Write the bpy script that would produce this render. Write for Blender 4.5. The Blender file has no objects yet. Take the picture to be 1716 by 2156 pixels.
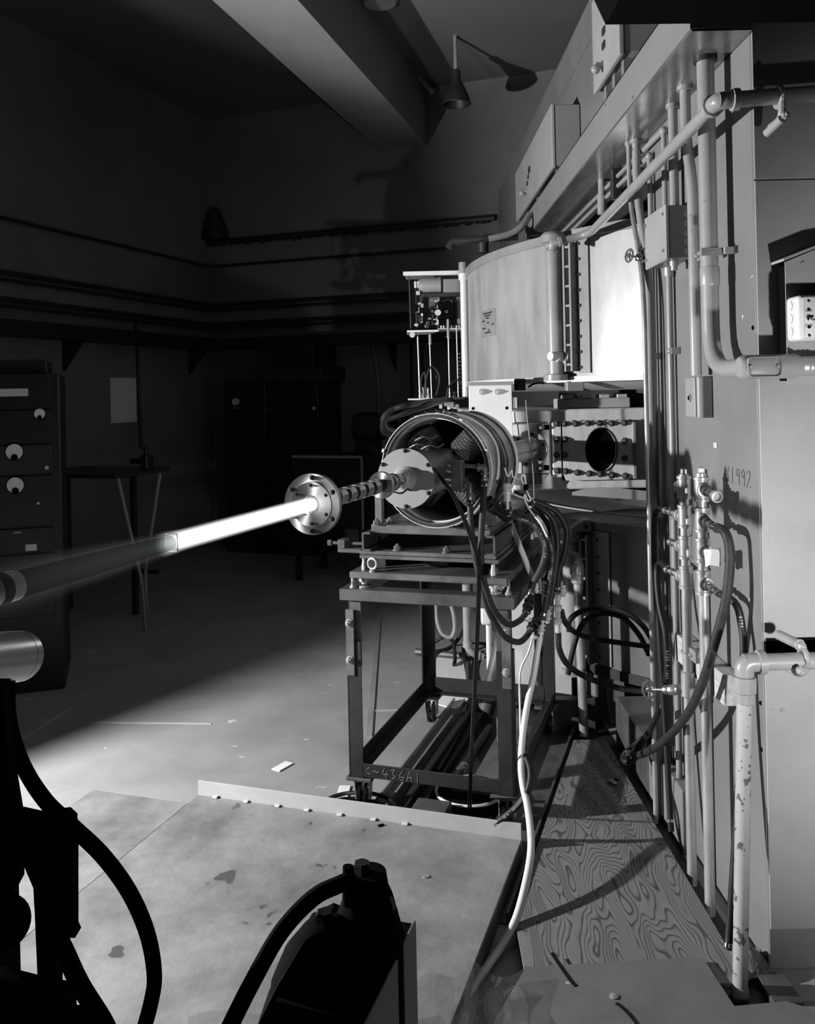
import bpy, bmesh, math, random
from mathutils import Vector, Matrix
random.seed(7)
C = bpy.context.scene.collection
SC = bpy.context.scene
# ------------------------------------------------------------------ camera
F, CX, CY, ROLL, EYE = 1850.0, 848.0, 830.0, 0.021, 1.7
cam_d = bpy.data.cameras.new('camera'); cam = bpy.data.objects.new('camera', cam_d); C.objects.link(cam)
cam.matrix_world = Matrix.Translation((0, 0, EYE)) @ Matrix.Rotation(math.pi/2, 4, 'X') @ Matrix.Rotation(-ROLL, 4, 'Z')
cam_d.sensor_fit = 'AUTO'; cam_d.sensor_width = 36
cam_d.lens = F/2156*36
cam_d.shift_x = (858-CX)/2156; cam_d.shift_y = (CY-1078)/2156
cam_d.clip_start = 0.05; cam_d.clip_end = 60
SC.camera = cam
# ------------------------------------------------------------------ light
w = bpy.data.worlds.new('world'); SC.world = w; w.use_nodes = True
w.node_tree.nodes['Background'].inputs[0].default_value = (1, 1, 1, 1)
w.node_tree.nodes['Background'].inputs[1].default_value = 0.0005
def lamp(name, loc, aim, watts, size, angle, blend):
    d = bpy.data.lights.new(name, 'SPOT'); o = bpy.data.objects.new(name, d); C.objects.link(o)
    d.energy = watts; d.shadow_soft_size = size; d.spot_size = math.radians(angle); d.spot_blend = blend
    o.location = loc; o.rotation_euler = (Vector(aim)-Vector(loc)).to_track_quat('-Z', 'Y').to_euler()
    return o
LA = Vector((-3.3, 2.85, 1.6))
lamp('flood_lamp_side', LA, (1.0, 3.2, 1.6), 1150, 0.04, 140, 0.4)
lamp('flood_lamp_front', (1.22, 0.75, 0.95), (1.55, 2.6, 1.15), 185, 0.04, 86, 1.0)
lamp('girder_fill_spot', (-2.1, 2.5, 2.3), (-1.25, 4.3, 4.38), 230, 0.06, 56, 0.22)  # unseen spot added to brighten the near end of the ceiling girder
SC.view_settings.view_transform = 'Standard'; SC.view_settings.look = 'None'
SC.cycles.diffuse_bounces = 1
SC.view_settings.exposure = 0.0; SC.view_settings.gamma = 1.0; SC.view_settings.use_curve_mapping = False

# ------------------------------------------------------------------ helpers
def ray(px, py):
    du, dv = px-CX, py-CY; c, s = math.cos(ROLL), math.sin(ROLL)
    u, v = du*c-dv*s, dv*c+du*s
    return Vector((u/F, 1.0, -v/F))
EYEV = Vector((0, 0, EYE))
def Q(px, py, Y=None, X=None, Z=None):
    d = ray(px, py)
    t = Y if Y is not None else (X/d.x if X is not None else (Z-EYE)/d.z)
    return EYEV + d*t
def QP(px, py, n, c):
    d = ray(px, py); n = Vector(n)
    return EYEV + d*((c-n.dot(EYEV))/n.dot(d))
def frame(o, az):
    a = math.radians(az)
    m = Matrix(((math.cos(a), math.sin(a), 0, o[0]), (-math.sin(a), math.cos(a), 0, o[1]), (0, 0, 1, o[2] if len(o) > 2 else 0), (0, 0, 0, 1)))
    return m
def axis_m(p, d, up=None):
    """matrix whose local Z runs along d, origin p"""
    d = Vector(d).normalized(); u = Vector(up) if up else (Vector((0, 0, 1)) if abs(d.z) < .9 else Vector((1, 0, 0)))
    x = u.cross(d).normalized(); y = d.cross(x)
    return Matrix(((x.x, y.x, d.x, p[0]), (x.y, y.y, d.y, p[1]), (x.z, y.z, d.z, p[2]), (0, 0, 0, 1)))
def NB(): return bmesh.new()
def box(bm, lo, hi, M=None, bev=0.0, seg=1):
    vs = [bm.verts.new((x, y, z)) for x in (lo[0], hi[0]) for y in (lo[1], hi[1]) for z in (lo[2], hi[2])]
    fs = [bm.faces.new([vs[i] for i in f]) for f in ((0, 1, 3, 2), (4, 6, 7, 5), (0, 4, 5, 1), (2, 3, 7, 6), (0, 2, 6, 4), (1, 5, 7, 3))]
    allv = list(vs)
    if bev > 0:
        es = list({e for f in fs for e in f.edges})
        r = bmesh.ops.bevel(bm, geom=es, offset=bev, segments=seg, affect='EDGES', profile=.5)
        allv = list({v for f in r['faces'] for v in f.verts})
    if M is not None:
        for v in allv: v.co = M @ v.co
    return bm
def ring_verts(bm, p, x, y, r, n):
    return [bm.verts.new(p + x*(r*math.cos(2*math.pi*i/n)) + y*(r*math.sin(2*math.pi*i/n))) for i in range(n)]
def lathe(bm, prof, M, n=24, cap0=True, cap1=True):
    """prof: [(r,z)...] about local Z of M"""
    rings = []
    for r, z in prof:
        rings.append([bm.verts.new(M @ Vector((r*math.cos(2*math.pi*i/n), r*math.sin(2*math.pi*i/n), z))) for i in range(n)])
    for a, b in zip(rings, rings[1:]):
        for i in range(n):
            j = (i+1) % n
            bm.faces.new((a[i], a[j], b[j], b[i]))
    if cap0: bm.faces.new(rings[0][::-1])
    if cap1: bm.faces.new(rings[-1])
    return bm
def cyl(bm, p0, p1, r, n=16, r1=None):
    p0, p1 = Vector(p0), Vector(p1); L = (p1-p0).length
    return lathe(bm, [(r, 0), (r if r1 is None else r1, L)], axis_m(p0, p1-p0), n)
def smooth_path(pts, k=6):
    pts = [Vector(p) for p in pts]
    if len(pts) < 3: return pts
    P = [pts[0]*2-pts[1]] + pts + [pts[-1]*2-pts[-2]]; out = []
    for i in range(1, len(P)-2):
        a, b, c, d = P[i-1], P[i], P[i+1], P[i+2]
        for j in range(k):
            t = j/k
            out.append(.5*((2*b)+(c-a)*t+(2*a-5*b+4*c-d)*t*t+(3*b-a-3*c+d)*t**3))
    out.append(pts[-1]); return out
def tube(bm, pts, r, n=10, k=6, smooth=True):
    path = smooth_path(pts, k) if smooth else [Vector(p) for p in pts]
    T = []
    for i in range(len(path)):
        a = path[max(0, i-1)]; b = path[min(len(path)-1, i+1)]
        T.append((b-a).normalized())
    up = Vector((0, 0, 1)) if abs(T[0].z) < .9 else Vector((1, 0, 0))
    x = up.cross(T[0]).normalized(); rings = []
    for i, p in enumerate(path):
        x = (x - T[i]*x.dot(T[i])).normalized(); y = T[i].cross(x)
        rings.append(ring_verts(bm, p, x, y, r[i] if isinstance(r, list) else r, n))
    for a, b in zip(rings, rings[1:]):
        for i in range(n):
            j = (i+1) % n
            bm.faces.new((a[i], a[j], b[j], b[i]))
    bm.faces.new(rings[0][::-1]); bm.faces.new(rings[-1])
    return bm
def rounded(pts, rad=.05, k=5):
    """polyline with rounded corners (pipe bends)"""
    pts = [Vector(p) for p in pts]; out = [pts[0]]
    for a, b, c in zip(pts, pts[1:], pts[2:]):
        r = min(rad, (a-b).length*.49, (c-b).length*.49)
        p, q = b+(a-b).normalized()*r, b+(c-b).normalized()*r
        for i in range(k+1):
            t = i/k; out.append(p*(1-t)**2+b*2*t*(1-t)+q*t*t)
    out.append(pts[-1]); return out
def pipe(bm, pts, r, rad=.05, n=14): return tube(bm, rounded(pts, rad), r, n, smooth=False)
def torus(bm, p, ax, R, r, n=24, m=8, M=None, a0=0, a1=2*math.pi):
    M = M or axis_m(p, ax); full = abs(a1-a0-2*math.pi) < 1e-6
    cnt = n if full else n+1; rings = []
    for i in range(cnt):
        a = a0+(a1-a0)*i/n
        rings.append([bm.verts.new(M @ Vector(((R+r*math.cos(2*math.pi*j/m))*math.cos(a), (R+r*math.cos(2*math.pi*j/m))*math.sin(a), r*math.sin(2*math.pi*j/m)))) for j in range(m)])
    for i in range(n if full else n):
        a, b = rings[i], rings[(i+1) % cnt]
        for j in range(m):
            q = (j+1) % m; bm.faces.new((a[j], b[j], b[q], a[q]))
    if not full: bm.faces.new(rings[0]); bm.faces.new(rings[-1][::-1])
    return bm
def prism(bm, poly, ext):
    """poly: list of 3-D points, ext: extrusion vector"""
    e = Vector(ext); a = [bm.verts.new(Vector(p)) for p in poly]; b = [bm.verts.new(Vector(p)+e) for p in poly]
    n = len(poly); bm.faces.new(a[::-1]); bm.faces.new(b)
    for i in range(n): bm.faces.new((a[i], a[(i+1) % n], b[(i+1) % n], b[i]))
    return bm
def ball(bm, p, r, sc=(1, 1, 1), n=14):
    bmesh.ops.create_uvsphere(bm, u_segments=n, v_segments=n//2+2, radius=r, matrix=Matrix.Translation(p) @ Matrix.Diagonal((*sc, 1)))
    return bm
def hexnut(bm, p, ax, r, h, washer=0):
    M = axis_m(p, ax); z = 0
    if washer: lathe(bm, [(washer, 0), (washer, h*.25)], M, 14); z = h*.25
    lathe(bm, [(r, z), (r, z+h*.85), (r*.86, z+h)], M, 6)
    lathe(bm, [(r*.5, z+h), (r*.5, z+h*1.45), (r*.35, z+h*1.6)], M, 8)
    return bm
LOC = {}
def root_loc(p):
    while p is not None and p.parent is not None: p = p.parent
    return LOC.get(p.name, Vector((0, 0, 0))) if p is not None else Vector((0, 0, 0))
def obj(name, bm, m, parent=None, label=None, ang=35, kind=None):
    bmesh.ops.recalc_face_normals(bm, faces=bm.faces)
    me = bpy.data.meshes.new(name); bm.to_mesh(me); bm.free()
    if parent is not None: me.transform(Matrix.Translation(-root_loc(parent)))
    for p in me.polygons: p.use_smooth = True
    me.set_sharp_from_angle(angle=math.radians(ang))
    me.materials.append(m)
    o = bpy.data.objects.new(name, me); C.objects.link(o)
    if parent is not None: o.parent = parent
    if label: o['label'] = label
    if kind: o['kind'] = kind
    return o
def spun(name, prof, M, m, parent, n=64):
    """closed lathe profile kept in its own axis frame (for turned-metal sheen)"""
    bm = NB(); lathe(bm, prof, Matrix.Identity(4), n, False, False); me_p = parent; o = obj(name, bm, m)
    o.parent = parent; MM = M.copy(); MM.translation = MM.translation-root_loc(parent); o.matrix_local = MM; LM[o.name] = MM; return o
def one(name, bm, m, label, cat, group=None, ang=35):
    """a thing that is a single mesh; its origin is moved to its base"""
    xs = [v.co.copy() for v in bm.verts]; zc = min(v.z for v in xs)
    c = sum(xs, Vector())/len(xs); c.z = zc
    bmesh.ops.translate(bm, verts=bm.verts, vec=-c)
    o = obj(name, bm, m, ang=ang); o.location = c; LOC[o.name] = c
    o['label'] = label; o['category'] = cat
    if group: o['group'] = group
    return o
def thing(name, label, cat, loc=(0, 0, 0), group=None):
    o = bpy.data.objects.new(name, None); C.objects.link(o); o.empty_display_size = .05
    o.location = loc; LOC[o.name] = Vector(loc); o['label'] = label; o['category'] = cat
    if group: o['group'] = group
    return o
def struct(name, bm, m, ang=35):
    return obj(name, bm, m, kind='structure', ang=ang)
NUTS = {}; LM = {}
def nut(parent, p, ax, r, h, m, washer=0, name='nut'):
    """hex nut part; alike nuts share one mesh"""
    key = (round(r, 4), round(h, 4), round(washer, 4), m.name, name)
    if key not in NUTS:
        bm = NB(); hexnut(bm, (0, 0, 0), (0, 0, 1), r, h, washer)
        o = obj(name, bm, m); NUTS[key] = o.data
    else:
        o = bpy.data.objects.new(name, NUTS[key]); C.objects.link(o)
    o.parent = parent; M = axis_m(p, ax); M.translation = Vector(p)-root_loc(parent); o.matrix_local = (LM[parent.name].inverted() @ M if parent.name in LM else M)
    return o
def text_mesh(s, size, ext=.0004):
    cu = bpy.data.curves.new('lettering', 'FONT'); cu.body = s; cu.size = size; cu.extrude = ext; cu.align_x = 'CENTER'; cu.align_y = 'CENTER'
    o = bpy.data.objects.new('lettering', cu); C.objects.link(o)
    dg = bpy.context.evaluated_depsgraph_get(); me = bpy.data.meshes.new_from_object(o.evaluated_get(dg))
    bpy.data.objects.remove(o); bpy.data.curves.remove(cu)
    return me
def lettering(s, size, M, m, parent, name='lettering'):
    me = text_mesh(s, size); me.transform(Matrix.Translation(-root_loc(parent)) @ M); me.materials.clear(); me.materials.append(m)
    o = bpy.data.objects.new(name, me); C.objects.link(o); o.parent = parent; return o
def basis(p, x, y):
    x = Vector(x).normalized(); z = x.cross(Vector(y)).normalized(); y = z.cross(x)
    return Matrix(((x.x, y.x, z.x, p[0]), (x.y, y.y, z.y, p[1]), (x.z, y.z, z.z, p[2]), (0, 0, 0, 1)))
GLY = {}
def hose_print(s, path, r, s0, size, m, parent, flip=False):
    """letters printed along a hose, one glyph after another, on the side the viewer meets"""
    bm = NB(); d = s0; path = path[::-1] if flip else path
    seg = [(path[i+1]-path[i]).length for i in range(len(path)-1)]
    for ch in s:
        if ch != ' ':
            if ch not in GLY: GLY[ch] = text_mesh(ch, 1.0, .01)
            acc = 0
            for i, L in enumerate(seg):
                if acc+L >= d: break
                acc += L
            t = (path[i+1]-path[i]).normalized(); p = path[i]+t*(d-acc)
            out = (EYEV-p); out = (out-t*out.dot(t)).normalized(); y = out.cross(t)
            M = basis(p+out*(r+.0006), t, y) @ Matrix.Scale(size, 4)
            me = GLY[ch].copy(); me.transform(M); bm.from_mesh(me); bpy.data.meshes.remove(me)
        d += size*.72
    return obj('lettering', bm, m, parent)

# ------------------------------------------------------------------ materials (all greys: the photograph is black and white)
def mat(name, v, rough=.5, metal=0.0, v2=None, scale=6.0, mixw=(.4, .65), bump=0.0, bscale=None, stretch=None, spec=.5, specks=None, rvar=0.0, coat=0.0):
    m = bpy.data.materials.new(name); m.use_nodes = True; nt = m.node_tree; N = nt.nodes; L = nt.links
    b = N['Principled BSDF']; b.inputs['Roughness'].default_value = rough; b.inputs['Metallic'].default_value = metal
    b.inputs['Base Color'].default_value = (v, v, v, 1); b.inputs['Specular IOR Level'].default_value = spec
    if coat: b.inputs['Coat Weight'].default_value = coat; b.inputs['Coat Roughness'].default_value = .15
    tc = N.new('ShaderNodeTexCoord'); mp = N.new('ShaderNodeMapping'); L.new(tc.outputs['Object'], mp.inputs[0])
    if stretch: mp.inputs['Scale'].default_value = stretch
    col = None
    if v2 is not None:
        n = N.new('ShaderNodeTexNoise'); n.inputs['Scale'].default_value = scale; n.inputs['Detail'].default_value = 6; n.inputs['Roughness'].default_value = .62
        L.new(mp.outputs[0], n.inputs['Vector'])
        r = N.new('ShaderNodeValToRGB'); r.color_ramp.elements[0].position = mixw[0]; r.color_ramp.elements[1].position = mixw[1]
        r.color_ramp.elements[0].color = (v, v, v, 1); r.color_ramp.elements[1].color = (v2, v2, v2, 1)
        L.new(n.outputs[0], r.inputs[0]); col = r.outputs[0]
        if rvar:
            mr = N.new('ShaderNodeMapRange'); mr.inputs['To Min'].default_value = rough-rvar; mr.inputs['To Max'].default_value = rough+rvar
            L.new(n.outputs[0], mr.inputs[0]); L.new(mr.outputs[0], b.inputs['Roughness'])
    if specks:   # (value, noise scale, threshold): chips, spatter
        n = N.new('ShaderNodeTexNoise'); n.inputs['Scale'].default_value = specks[1]; n.inputs['Detail'].default_value = 3
        L.new(tc.outputs['Object'], n.inputs['Vector'])
        r = N.new('ShaderNodeValToRGB'); r.color_ramp.elements[0].position = specks[2]; r.color_ramp.elements[1].position = specks[2]+.02
        L.new(n.outputs[0], r.inputs[0])
        mx = N.new('ShaderNodeMix'); mx.data_type = 'RGBA'; L.new(r.outputs[0], mx.inputs[0])
        if col is not None: L.new(col, mx.inputs[6])
        else: mx.inputs[6].default_value = (v, v, v, 1)
        mx.inputs[7].default_value = (specks[0],)*3+(1,); col = mx.outputs[2]
    if col is not None: L.new(col, b.inputs['Base Color'])
    if bump:
        n = N.new('ShaderNodeTexNoise'); n.inputs['Scale'].default_value = bscale or scale*4; n.inputs['Detail'].default_value = 4
        L.new(mp.outputs[0], n.inputs['Vector'])
        bp = N.new('ShaderNodeBump'); bp.inputs['Strength'].default_value = bump; bp.inputs['Distance'].default_value = .01
        L.new(n.outputs[0], bp.inputs['Height']); L.new(bp.outputs[0], b.inputs['Normal'])
    return m
m_floor = mat('painted_concrete', .30, .5, v2=.24, scale=2.2, specks=(.5, 9, .70), bump=.05, bscale=30)
m_wall = mat('plaster_wall', .18, .85, v2=.145, scale=1.2, bump=.05, bscale=20)
m_ceil = mat('ceiling_paint', .16, .85, v2=.14, scale=.8)
m_beam = mat('beam_paint', .26, .7, v2=.23, scale=1.5)
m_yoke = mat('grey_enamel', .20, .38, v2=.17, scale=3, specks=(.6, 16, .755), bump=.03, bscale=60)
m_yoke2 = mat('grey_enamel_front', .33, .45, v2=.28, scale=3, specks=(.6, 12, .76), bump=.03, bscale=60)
m_duct = mat('duct_enamel', .23, .4, v2=.20, scale=2)
m_soffit = mat('worn_duct_underside', .30, .22, metal=.5, v2=.14, scale=5, stretch=(3, .8, 1), mixw=(.35, .7))
m_pipe = mat('pipe_enamel', .30, .32, v2=.26, scale=5, specks=(.12, 30, .72))
m_pipe_chip = mat('chipped_pipe_paint', .38, .4, v2=.33, scale=8, specks=(.10, 28, .585), stretch=(1, 1, .6))
m_galv = mat('galvanised_pipe', .45, .38, metal=.4, v2=.28, scale=14, stretch=(1, 1, .3))
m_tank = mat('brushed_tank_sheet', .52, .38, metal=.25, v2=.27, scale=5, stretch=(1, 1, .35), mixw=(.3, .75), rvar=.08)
m_tank_shaded = mat('shaded_tank_sheet', .15, .42, metal=.2, v2=.09, scale=5, stretch=(1, 1, .35))  # tank sheet with the shade on the lower tank put into its colour
m_tank_dull = mat('tank_band', .28, .42, v2=.22, scale=4)
m_tank_dark = mat('dark_tank_plate', .025, .5, v2=.015, scale=5)
m_steel = mat('machined_steel', .86, .34, metal=.15, v2=.70, scale=20, stretch=(1, 1, .2))
m_turn = mat('turned_steel', .60, .26, metal=.5, v2=.55, scale=5)
m_alu = mat('aluminium_plate', .55, .5, metal=.25, v2=.47, scale=4)
m_white = mat('white_enamel', .72, .4, v2=.66, scale=5)
m_plate = mat('pale_plate', .66, .5, v2=.60, scale=4)
m_chrome = mat('bright_steel', .75, .16, metal=1.0)
m_frame = mat('primed_steel', .095, .45, v2=.05, scale=7, metal=.1, bump=.06, bscale=40)
m_frame_d = mat('dark_hot_rolled_steel', .026, .5, v2=.014, scale=7, metal=.2, bump=.06, bscale=40)
m_slab = mat('worn_carriage_plate', .15, .4, v2=.08, scale=7, metal=.2)
m_rubber = mat('black_rubber', .018, .5, v2=.011, scale=30, spec=.3)
m_rubber_g = mat('grey_rubber_hose', .032, .55, v2=.02, scale=60, spec=.3, bump=.15, bscale=260)
m_black = mat('flat_black', .004, .9, spec=.03)
m_blackg = mat('glossy_black', .006, .28, spec=.4)
m_whose = mat('white_plastic_hose', .72, .35, v2=.64, scale=8)
m_wire = mat('white_wire', .75, .4)
m_chalk = mat('chalk', .45, .9)
m_coupler = mat('plated_coupling', .7, .28, metal=.45, v2=.45, scale=30)
m_chalk2 = mat('faint_chalk', .22, .9)
m_print = mat('hose_ink', .45, .7)
m_dark = mat('dark_paint', .02, .5)
m_darker = mat('dark_cabinet_paint', .008, .5)
m_copper = mat('oxidised_copper', .16, .4, metal=.5, v2=.09, scale=9)
m_coil = mat('varnished_coil', .10, .22, v2=.05, scale=30, stretch=(1, 1, 6), bump=.3, bscale=40)
m_brass = mat('brass_fitting', .38, .3, metal=.8, v2=.25, scale=12)
m_tape = mat('masking_tape', .5, .7)
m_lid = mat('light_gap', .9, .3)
m_timber = mat('rough_pine', .50, .75, v2=.32, scale=7, stretch=(6, .6, 6), bump=.2, bscale=20)
m_dirt = mat('dirt', .16, .95, v2=.06, scale=40, bump=.6, bscale=60)
m_slabf = mat('steel_floor_plate', .17, .5, v2=.13, scale=5, specks=(.4, 12, .72), bump=.05)
m_plat = mat('worn_platform_sheet', .29, .5, v2=.13, scale=3.6, mixw=(.33, .70), specks=(.08, 7, .68), bump=.12, bscale=45)
m_lip = mat('pale_angle_iron', .42, .5, v2=.36, scale=5)
m_paper = mat('pale_paper', .7, .8)
m_meter = mat('meter_face', .8, .5)
m_rag = mat('paper_scrap', .6, .9)

def plywood():
    m = bpy.data.materials.new('fir_plywood'); m.use_nodes = True; nt = m.node_tree; N = nt.nodes; L = nt.links
    b = N['Principled BSDF']; b.inputs['Roughness'].default_value = .55
    tc = N.new('ShaderNodeTexCoord'); mp = N.new('ShaderNodeMapping'); mp.inputs['Scale'].default_value = (1.7, .42, 1)
    L.new(tc.outputs['Object'], mp.inputs[0])
    n = N.new('ShaderNodeTexNoise'); n.inputs['Scale'].default_value = 3.6; n.inputs['Detail'].default_value = 2.0; n.inputs['Roughness'].default_value = .55
    L.new(mp.outputs[0], n.inputs['Vector'])
    k = N.new('ShaderNodeMath'); k.operation = 'MULTIPLY'; k.inputs[1].default_value = 34; L.new(n.outputs[0], k.inputs[0])
    f = N.new('ShaderNodeMath'); f.operation = 'FRACT'; L.new(k.outputs[0], f.inputs[0])
    r = N.new('ShaderNodeValToRGB'); e = r.color_ramp.elements
    e[0].position = 0; e[0].color = (.205, .205, .205, 1); e[1].position = .62; e[1].color = (.18, .18, .18, 1)
    x = e.new(.86); x.color = (.05, .05, .05, 1); x = e.new(1.0); x.color = (.12, .12, .12, 1)
    L.new(f.outputs[0], r.inputs[0]); L.new(r.outputs[0], b.inputs['Base Color'])
    bp = N.new('ShaderNodeBump'); bp.inputs['Strength'].default_value = .15; bp.inputs['Distance'].default_value = .003
    L.new(f.outputs[0], bp.inputs['Height']); L.new(bp.outputs[0], b.inputs['Normal'])
    return m
m_ply = plywood()
def film(name, tint, gl, rough, mixv, trans_mix=0.0):
    m = bpy.data.materials.new(name); m.use_nodes = True; nt = m.node_tree; N = nt.nodes; L = nt.links
    N.remove(N['Principled BSDF']); out = N['Material Output']
    t = N.new('ShaderNodeBsdfTransparent'); t.inputs[0].default_value = (*tint, 1)
    g = N.new('ShaderNodeBsdfGlossy'); g.inputs[0].default_value = (gl, gl, gl, 1); g.inputs['Roughness'].default_value = rough
    mx = N.new('ShaderNodeMixShader'); mx.inputs[0].default_value = mixv
    L.new(t.outputs[0], mx.inputs[1]); L.new(g.outputs[0], mx.inputs[2]); s = mx.outputs[0]
    if trans_mix:
        d = N.new('ShaderNodeBsdfDiffuse'); d.inputs[0].default_value = (.6, .6, .6, 1)
        m2 = N.new('ShaderNodeMixShader'); m2.inputs[0].default_value = trans_mix; L.new(s, m2.inputs[1]); L.new(d.outputs[0], m2.inputs[2]); s = m2.outputs[0]
    L.new(s, out.inputs[0]); return m
m_disc = mat('matt_disc_plate', .34, .45, metal=.3, v2=.30, scale=5)
def radial_steel():
    m = mat('lathe_turned_steel', .50, .30, metal=.9, v2=.44, scale=4); nt = m.node_tree
    t = nt.nodes.new('ShaderNodeTangent'); t.direction_type = 'RADIAL'; t.axis = 'Z'; b = nt.nodes['Principled BSDF']
    b.inputs['Anisotropic'].default_value = .85; nt.links.new(t.outputs[0], b.inputs['Tangent']); return m
m_rad = radial_steel()
m_film = film('clear_plastic_sheet', (.82, .82, .82), .9, .10, .08, .035)
m_sleeve = film('smoked_plastic_sleeve', (.42, .46, .45), .12, .2, .02)
m_glass = film('glass_chip', (.9, .9, .9), .9, .05, .15)
# ================================================================== SETTING
AZ = 20.0
NBK = Vector((math.sin(math.radians(AZ)), math.cos(math.radians(AZ)), 0)); CBK = 9.03
corner = QP(445, 700, NBK, CBK); corner.z = 0
NLF = Vector((NBK.y, -NBK.x, 0)); CLF = NLF.dot(corner)
RM = frame(corner, AZ)                       # room: x along the back wall to the right, y through the back wall
CEIL = 5.0
bm = NB(); box(bm, (-.2, -13, -.12), (8.5, .2, 0), RM); struct('floor', bm, m_floor)
bm = NB(); box(bm, (-.2, -13, CEIL), (8.5, .2, CEIL+.2), RM); struct('ceiling', bm, m_ceil)
bm = NB(); box(bm, (0, 0, 0), (8.5, .2, CEIL), RM); struct('wall_back', bm, m_wall)
bm = NB(); box(bm, (-.2, -13, 0), (0, .2, CEIL), RM); struct('wall_left', bm, m_wall)
# ceiling girder running to the back wall
b0, b1 = Q(800, 318, Z=4.38), Q(897, 303, Z=4.38)
dB = (Q(627, 0, Z=4.38)-b1); dB.z = 0; dB = dB.normalized()*9
ext = b1+(b1-b0)*.0
prof = [b0-dB*.04, b1-dB*.04, b1-dB*.04+Vector((0, 0, .62)), b0-dB*.04+Vector((0, 0, .62))]
bm = NB(); prism(bm, prof, dB); struct('trim_1', bm, m_beam)
# seams let into the floor
def strip(name, a, b, wdt, m, z=.004):
    a, b = Vector((a.x, a.y, 0)), Vector((b.x, b.y, 0)); d = (b-a).normalized(); s = Vector((-d.y, d.x, 0))*wdt/2
    bm = NB(); prism(bm, [a-s, b-s, b+s, a+s], (0, 0, z)); return struct(name, bm, m)
strip('trim_2', Q(800, 1272, Z=0), Q(777, 1552, Z=0), .030, m_tank_dull, .006)
strip('trim_3', Q(170, 1521, Z=0), Q(445, 1524, Z=0), .012, m_lip, .003)
strip('trim_4', Q(784, 1497, Z=0), Q(880, 1494, Z=0), .012, m_lip, .003)
strip('trim_5', Q(40, 1560, Z=0), Q(152, 1490, Z=0), .02, m_lip, .003)
# ---- conduits and shelf on the two dark walls
def onL(px, py, off=.03): return QP(px, py, NLF, CLF+off)
def onB(px, py, off=.03): return QP(px, py, NBK, CBK-off)
def wall_run(label, L, B, r, m, grp, off=.04, name='wall_conduit'):
    a, b = onL(*L[0], off), onL(*L[1], off); c, d = onB(*B[0], off), onB(*B[1], off)
    zc = (b.z+c.z)/2
    ax = b-a; a2 = a - ax.normalized()*.2
    k = RM @ Vector((off, -off, 0)); k.z = zc
    pts = [Vector((a2.x, a2.y, zc)), k, Vector((d.x, d.y, zc))]
    bm = NB(); pipe(bm, pts, r, .12, 8); return one(name, bm, m, label, 'conduit', grp)
wall_run('thin dark conduit, topmost on the left wall, turning the corner below the lagged pipe', [(0, 436), (430, 562)], [(432, 560), (940, 515)], .016, m_dark, 'conduits round the dark corner')
wall_run('upper of the paired conduits round the dark corner', [(0, 545), (440, 640)], [(460, 645), (860, 615)], .022, m_dark, 'conduits round the dark corner')
wall_run('second of the paired conduits round the dark corner', [(0, 560), (440, 652)], [(460, 655), (860, 627)], .016, m_dark, 'conduits round the dark corner', .05)
wall_run('third conduit round the dark corner, just above the long shelf', [(0, 598), (410, 680)], [(460, 682), (860, 652)], .022, m_dark, 'conduits round the dark corner')
wall_run('lowest conduit round the dark corner, nearest the long shelf', [(0, 612), (410, 690)], [(460, 692), (860, 662)], .016, m_dark, 'conduits round the dark corner', .05)
a, b = onB(432, 522, .05), onB(1042, 458, .05)
bm = NB(); zc = b.z; tube(bm, [Vector((a.x, a.y, zc)), Vector((b.x, b.y, zc))], .035, 8, smooth=False)
for i in range(40):
    p = a.lerp(b, (i+random.random())/40); p.z = zc-.03; ball(bm, p, .02+.02*random.random(), (1, 1, .8), 6)
one('lagged_pipe', bm, m_dark, 'rough lagged pipe high on the back wall under the ceiling girder', 'pipe')
p = onB(455, 520, .12); p.z = b.z+.02
bm = NB(); lathe(bm, [(.16, 0), (.15, .1), (.06, .32), (.05, .36)], Matrix.Translation(p), 14)
one('wall_horn', bm, m_dark, 'dark cone shaped horn standing on the lagged pipe in the corner', 'horn')
# long ledge shelf on both walls
zs = onB(700, 716, .15).z
t = thing('wall_ledge', 'long dark ledge running along both walls above the cabinets', 'shelf', RM @ Vector((.15, -.15, zs)))
bm = NB(); box(bm, (0, -9, zs-.06), (.3, 0, zs+.06), RM); obj('ledge_board', bm, m_darker, t)
bm = NB(); box(bm, (0.3, -.3, zs-.06), (3.4, 0, zs+.06), RM); obj('ledge_board', bm, m_darker, t)
for px in (135, 400):
    q = onL(px, 712); y = (RM.inverted() @ q).y
    bm = NB(); prism(bm, [RM @ Vector((.005, y, zs-.06)), RM @ Vector((.25, y, zs-.06)), RM @ Vector((.005, y, zs-.34))], RM.to_3x3() @ Vector((0, .03, 0))); obj('bracket', bm, m_dark, t)
for px in (828,):
    q = onB(px, 730); x = (RM.inverted() @ q).x
    bm = NB(); prism(bm, [RM @ Vector((x, -.005, zs-.06)), RM @ Vector((x, -.25, zs-.06)), RM @ Vector((x, -.005, zs-.34))], RM.to_3x3() @ Vector((.03, 0, 0))); obj('bracket', bm, m_dark, t)
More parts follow.
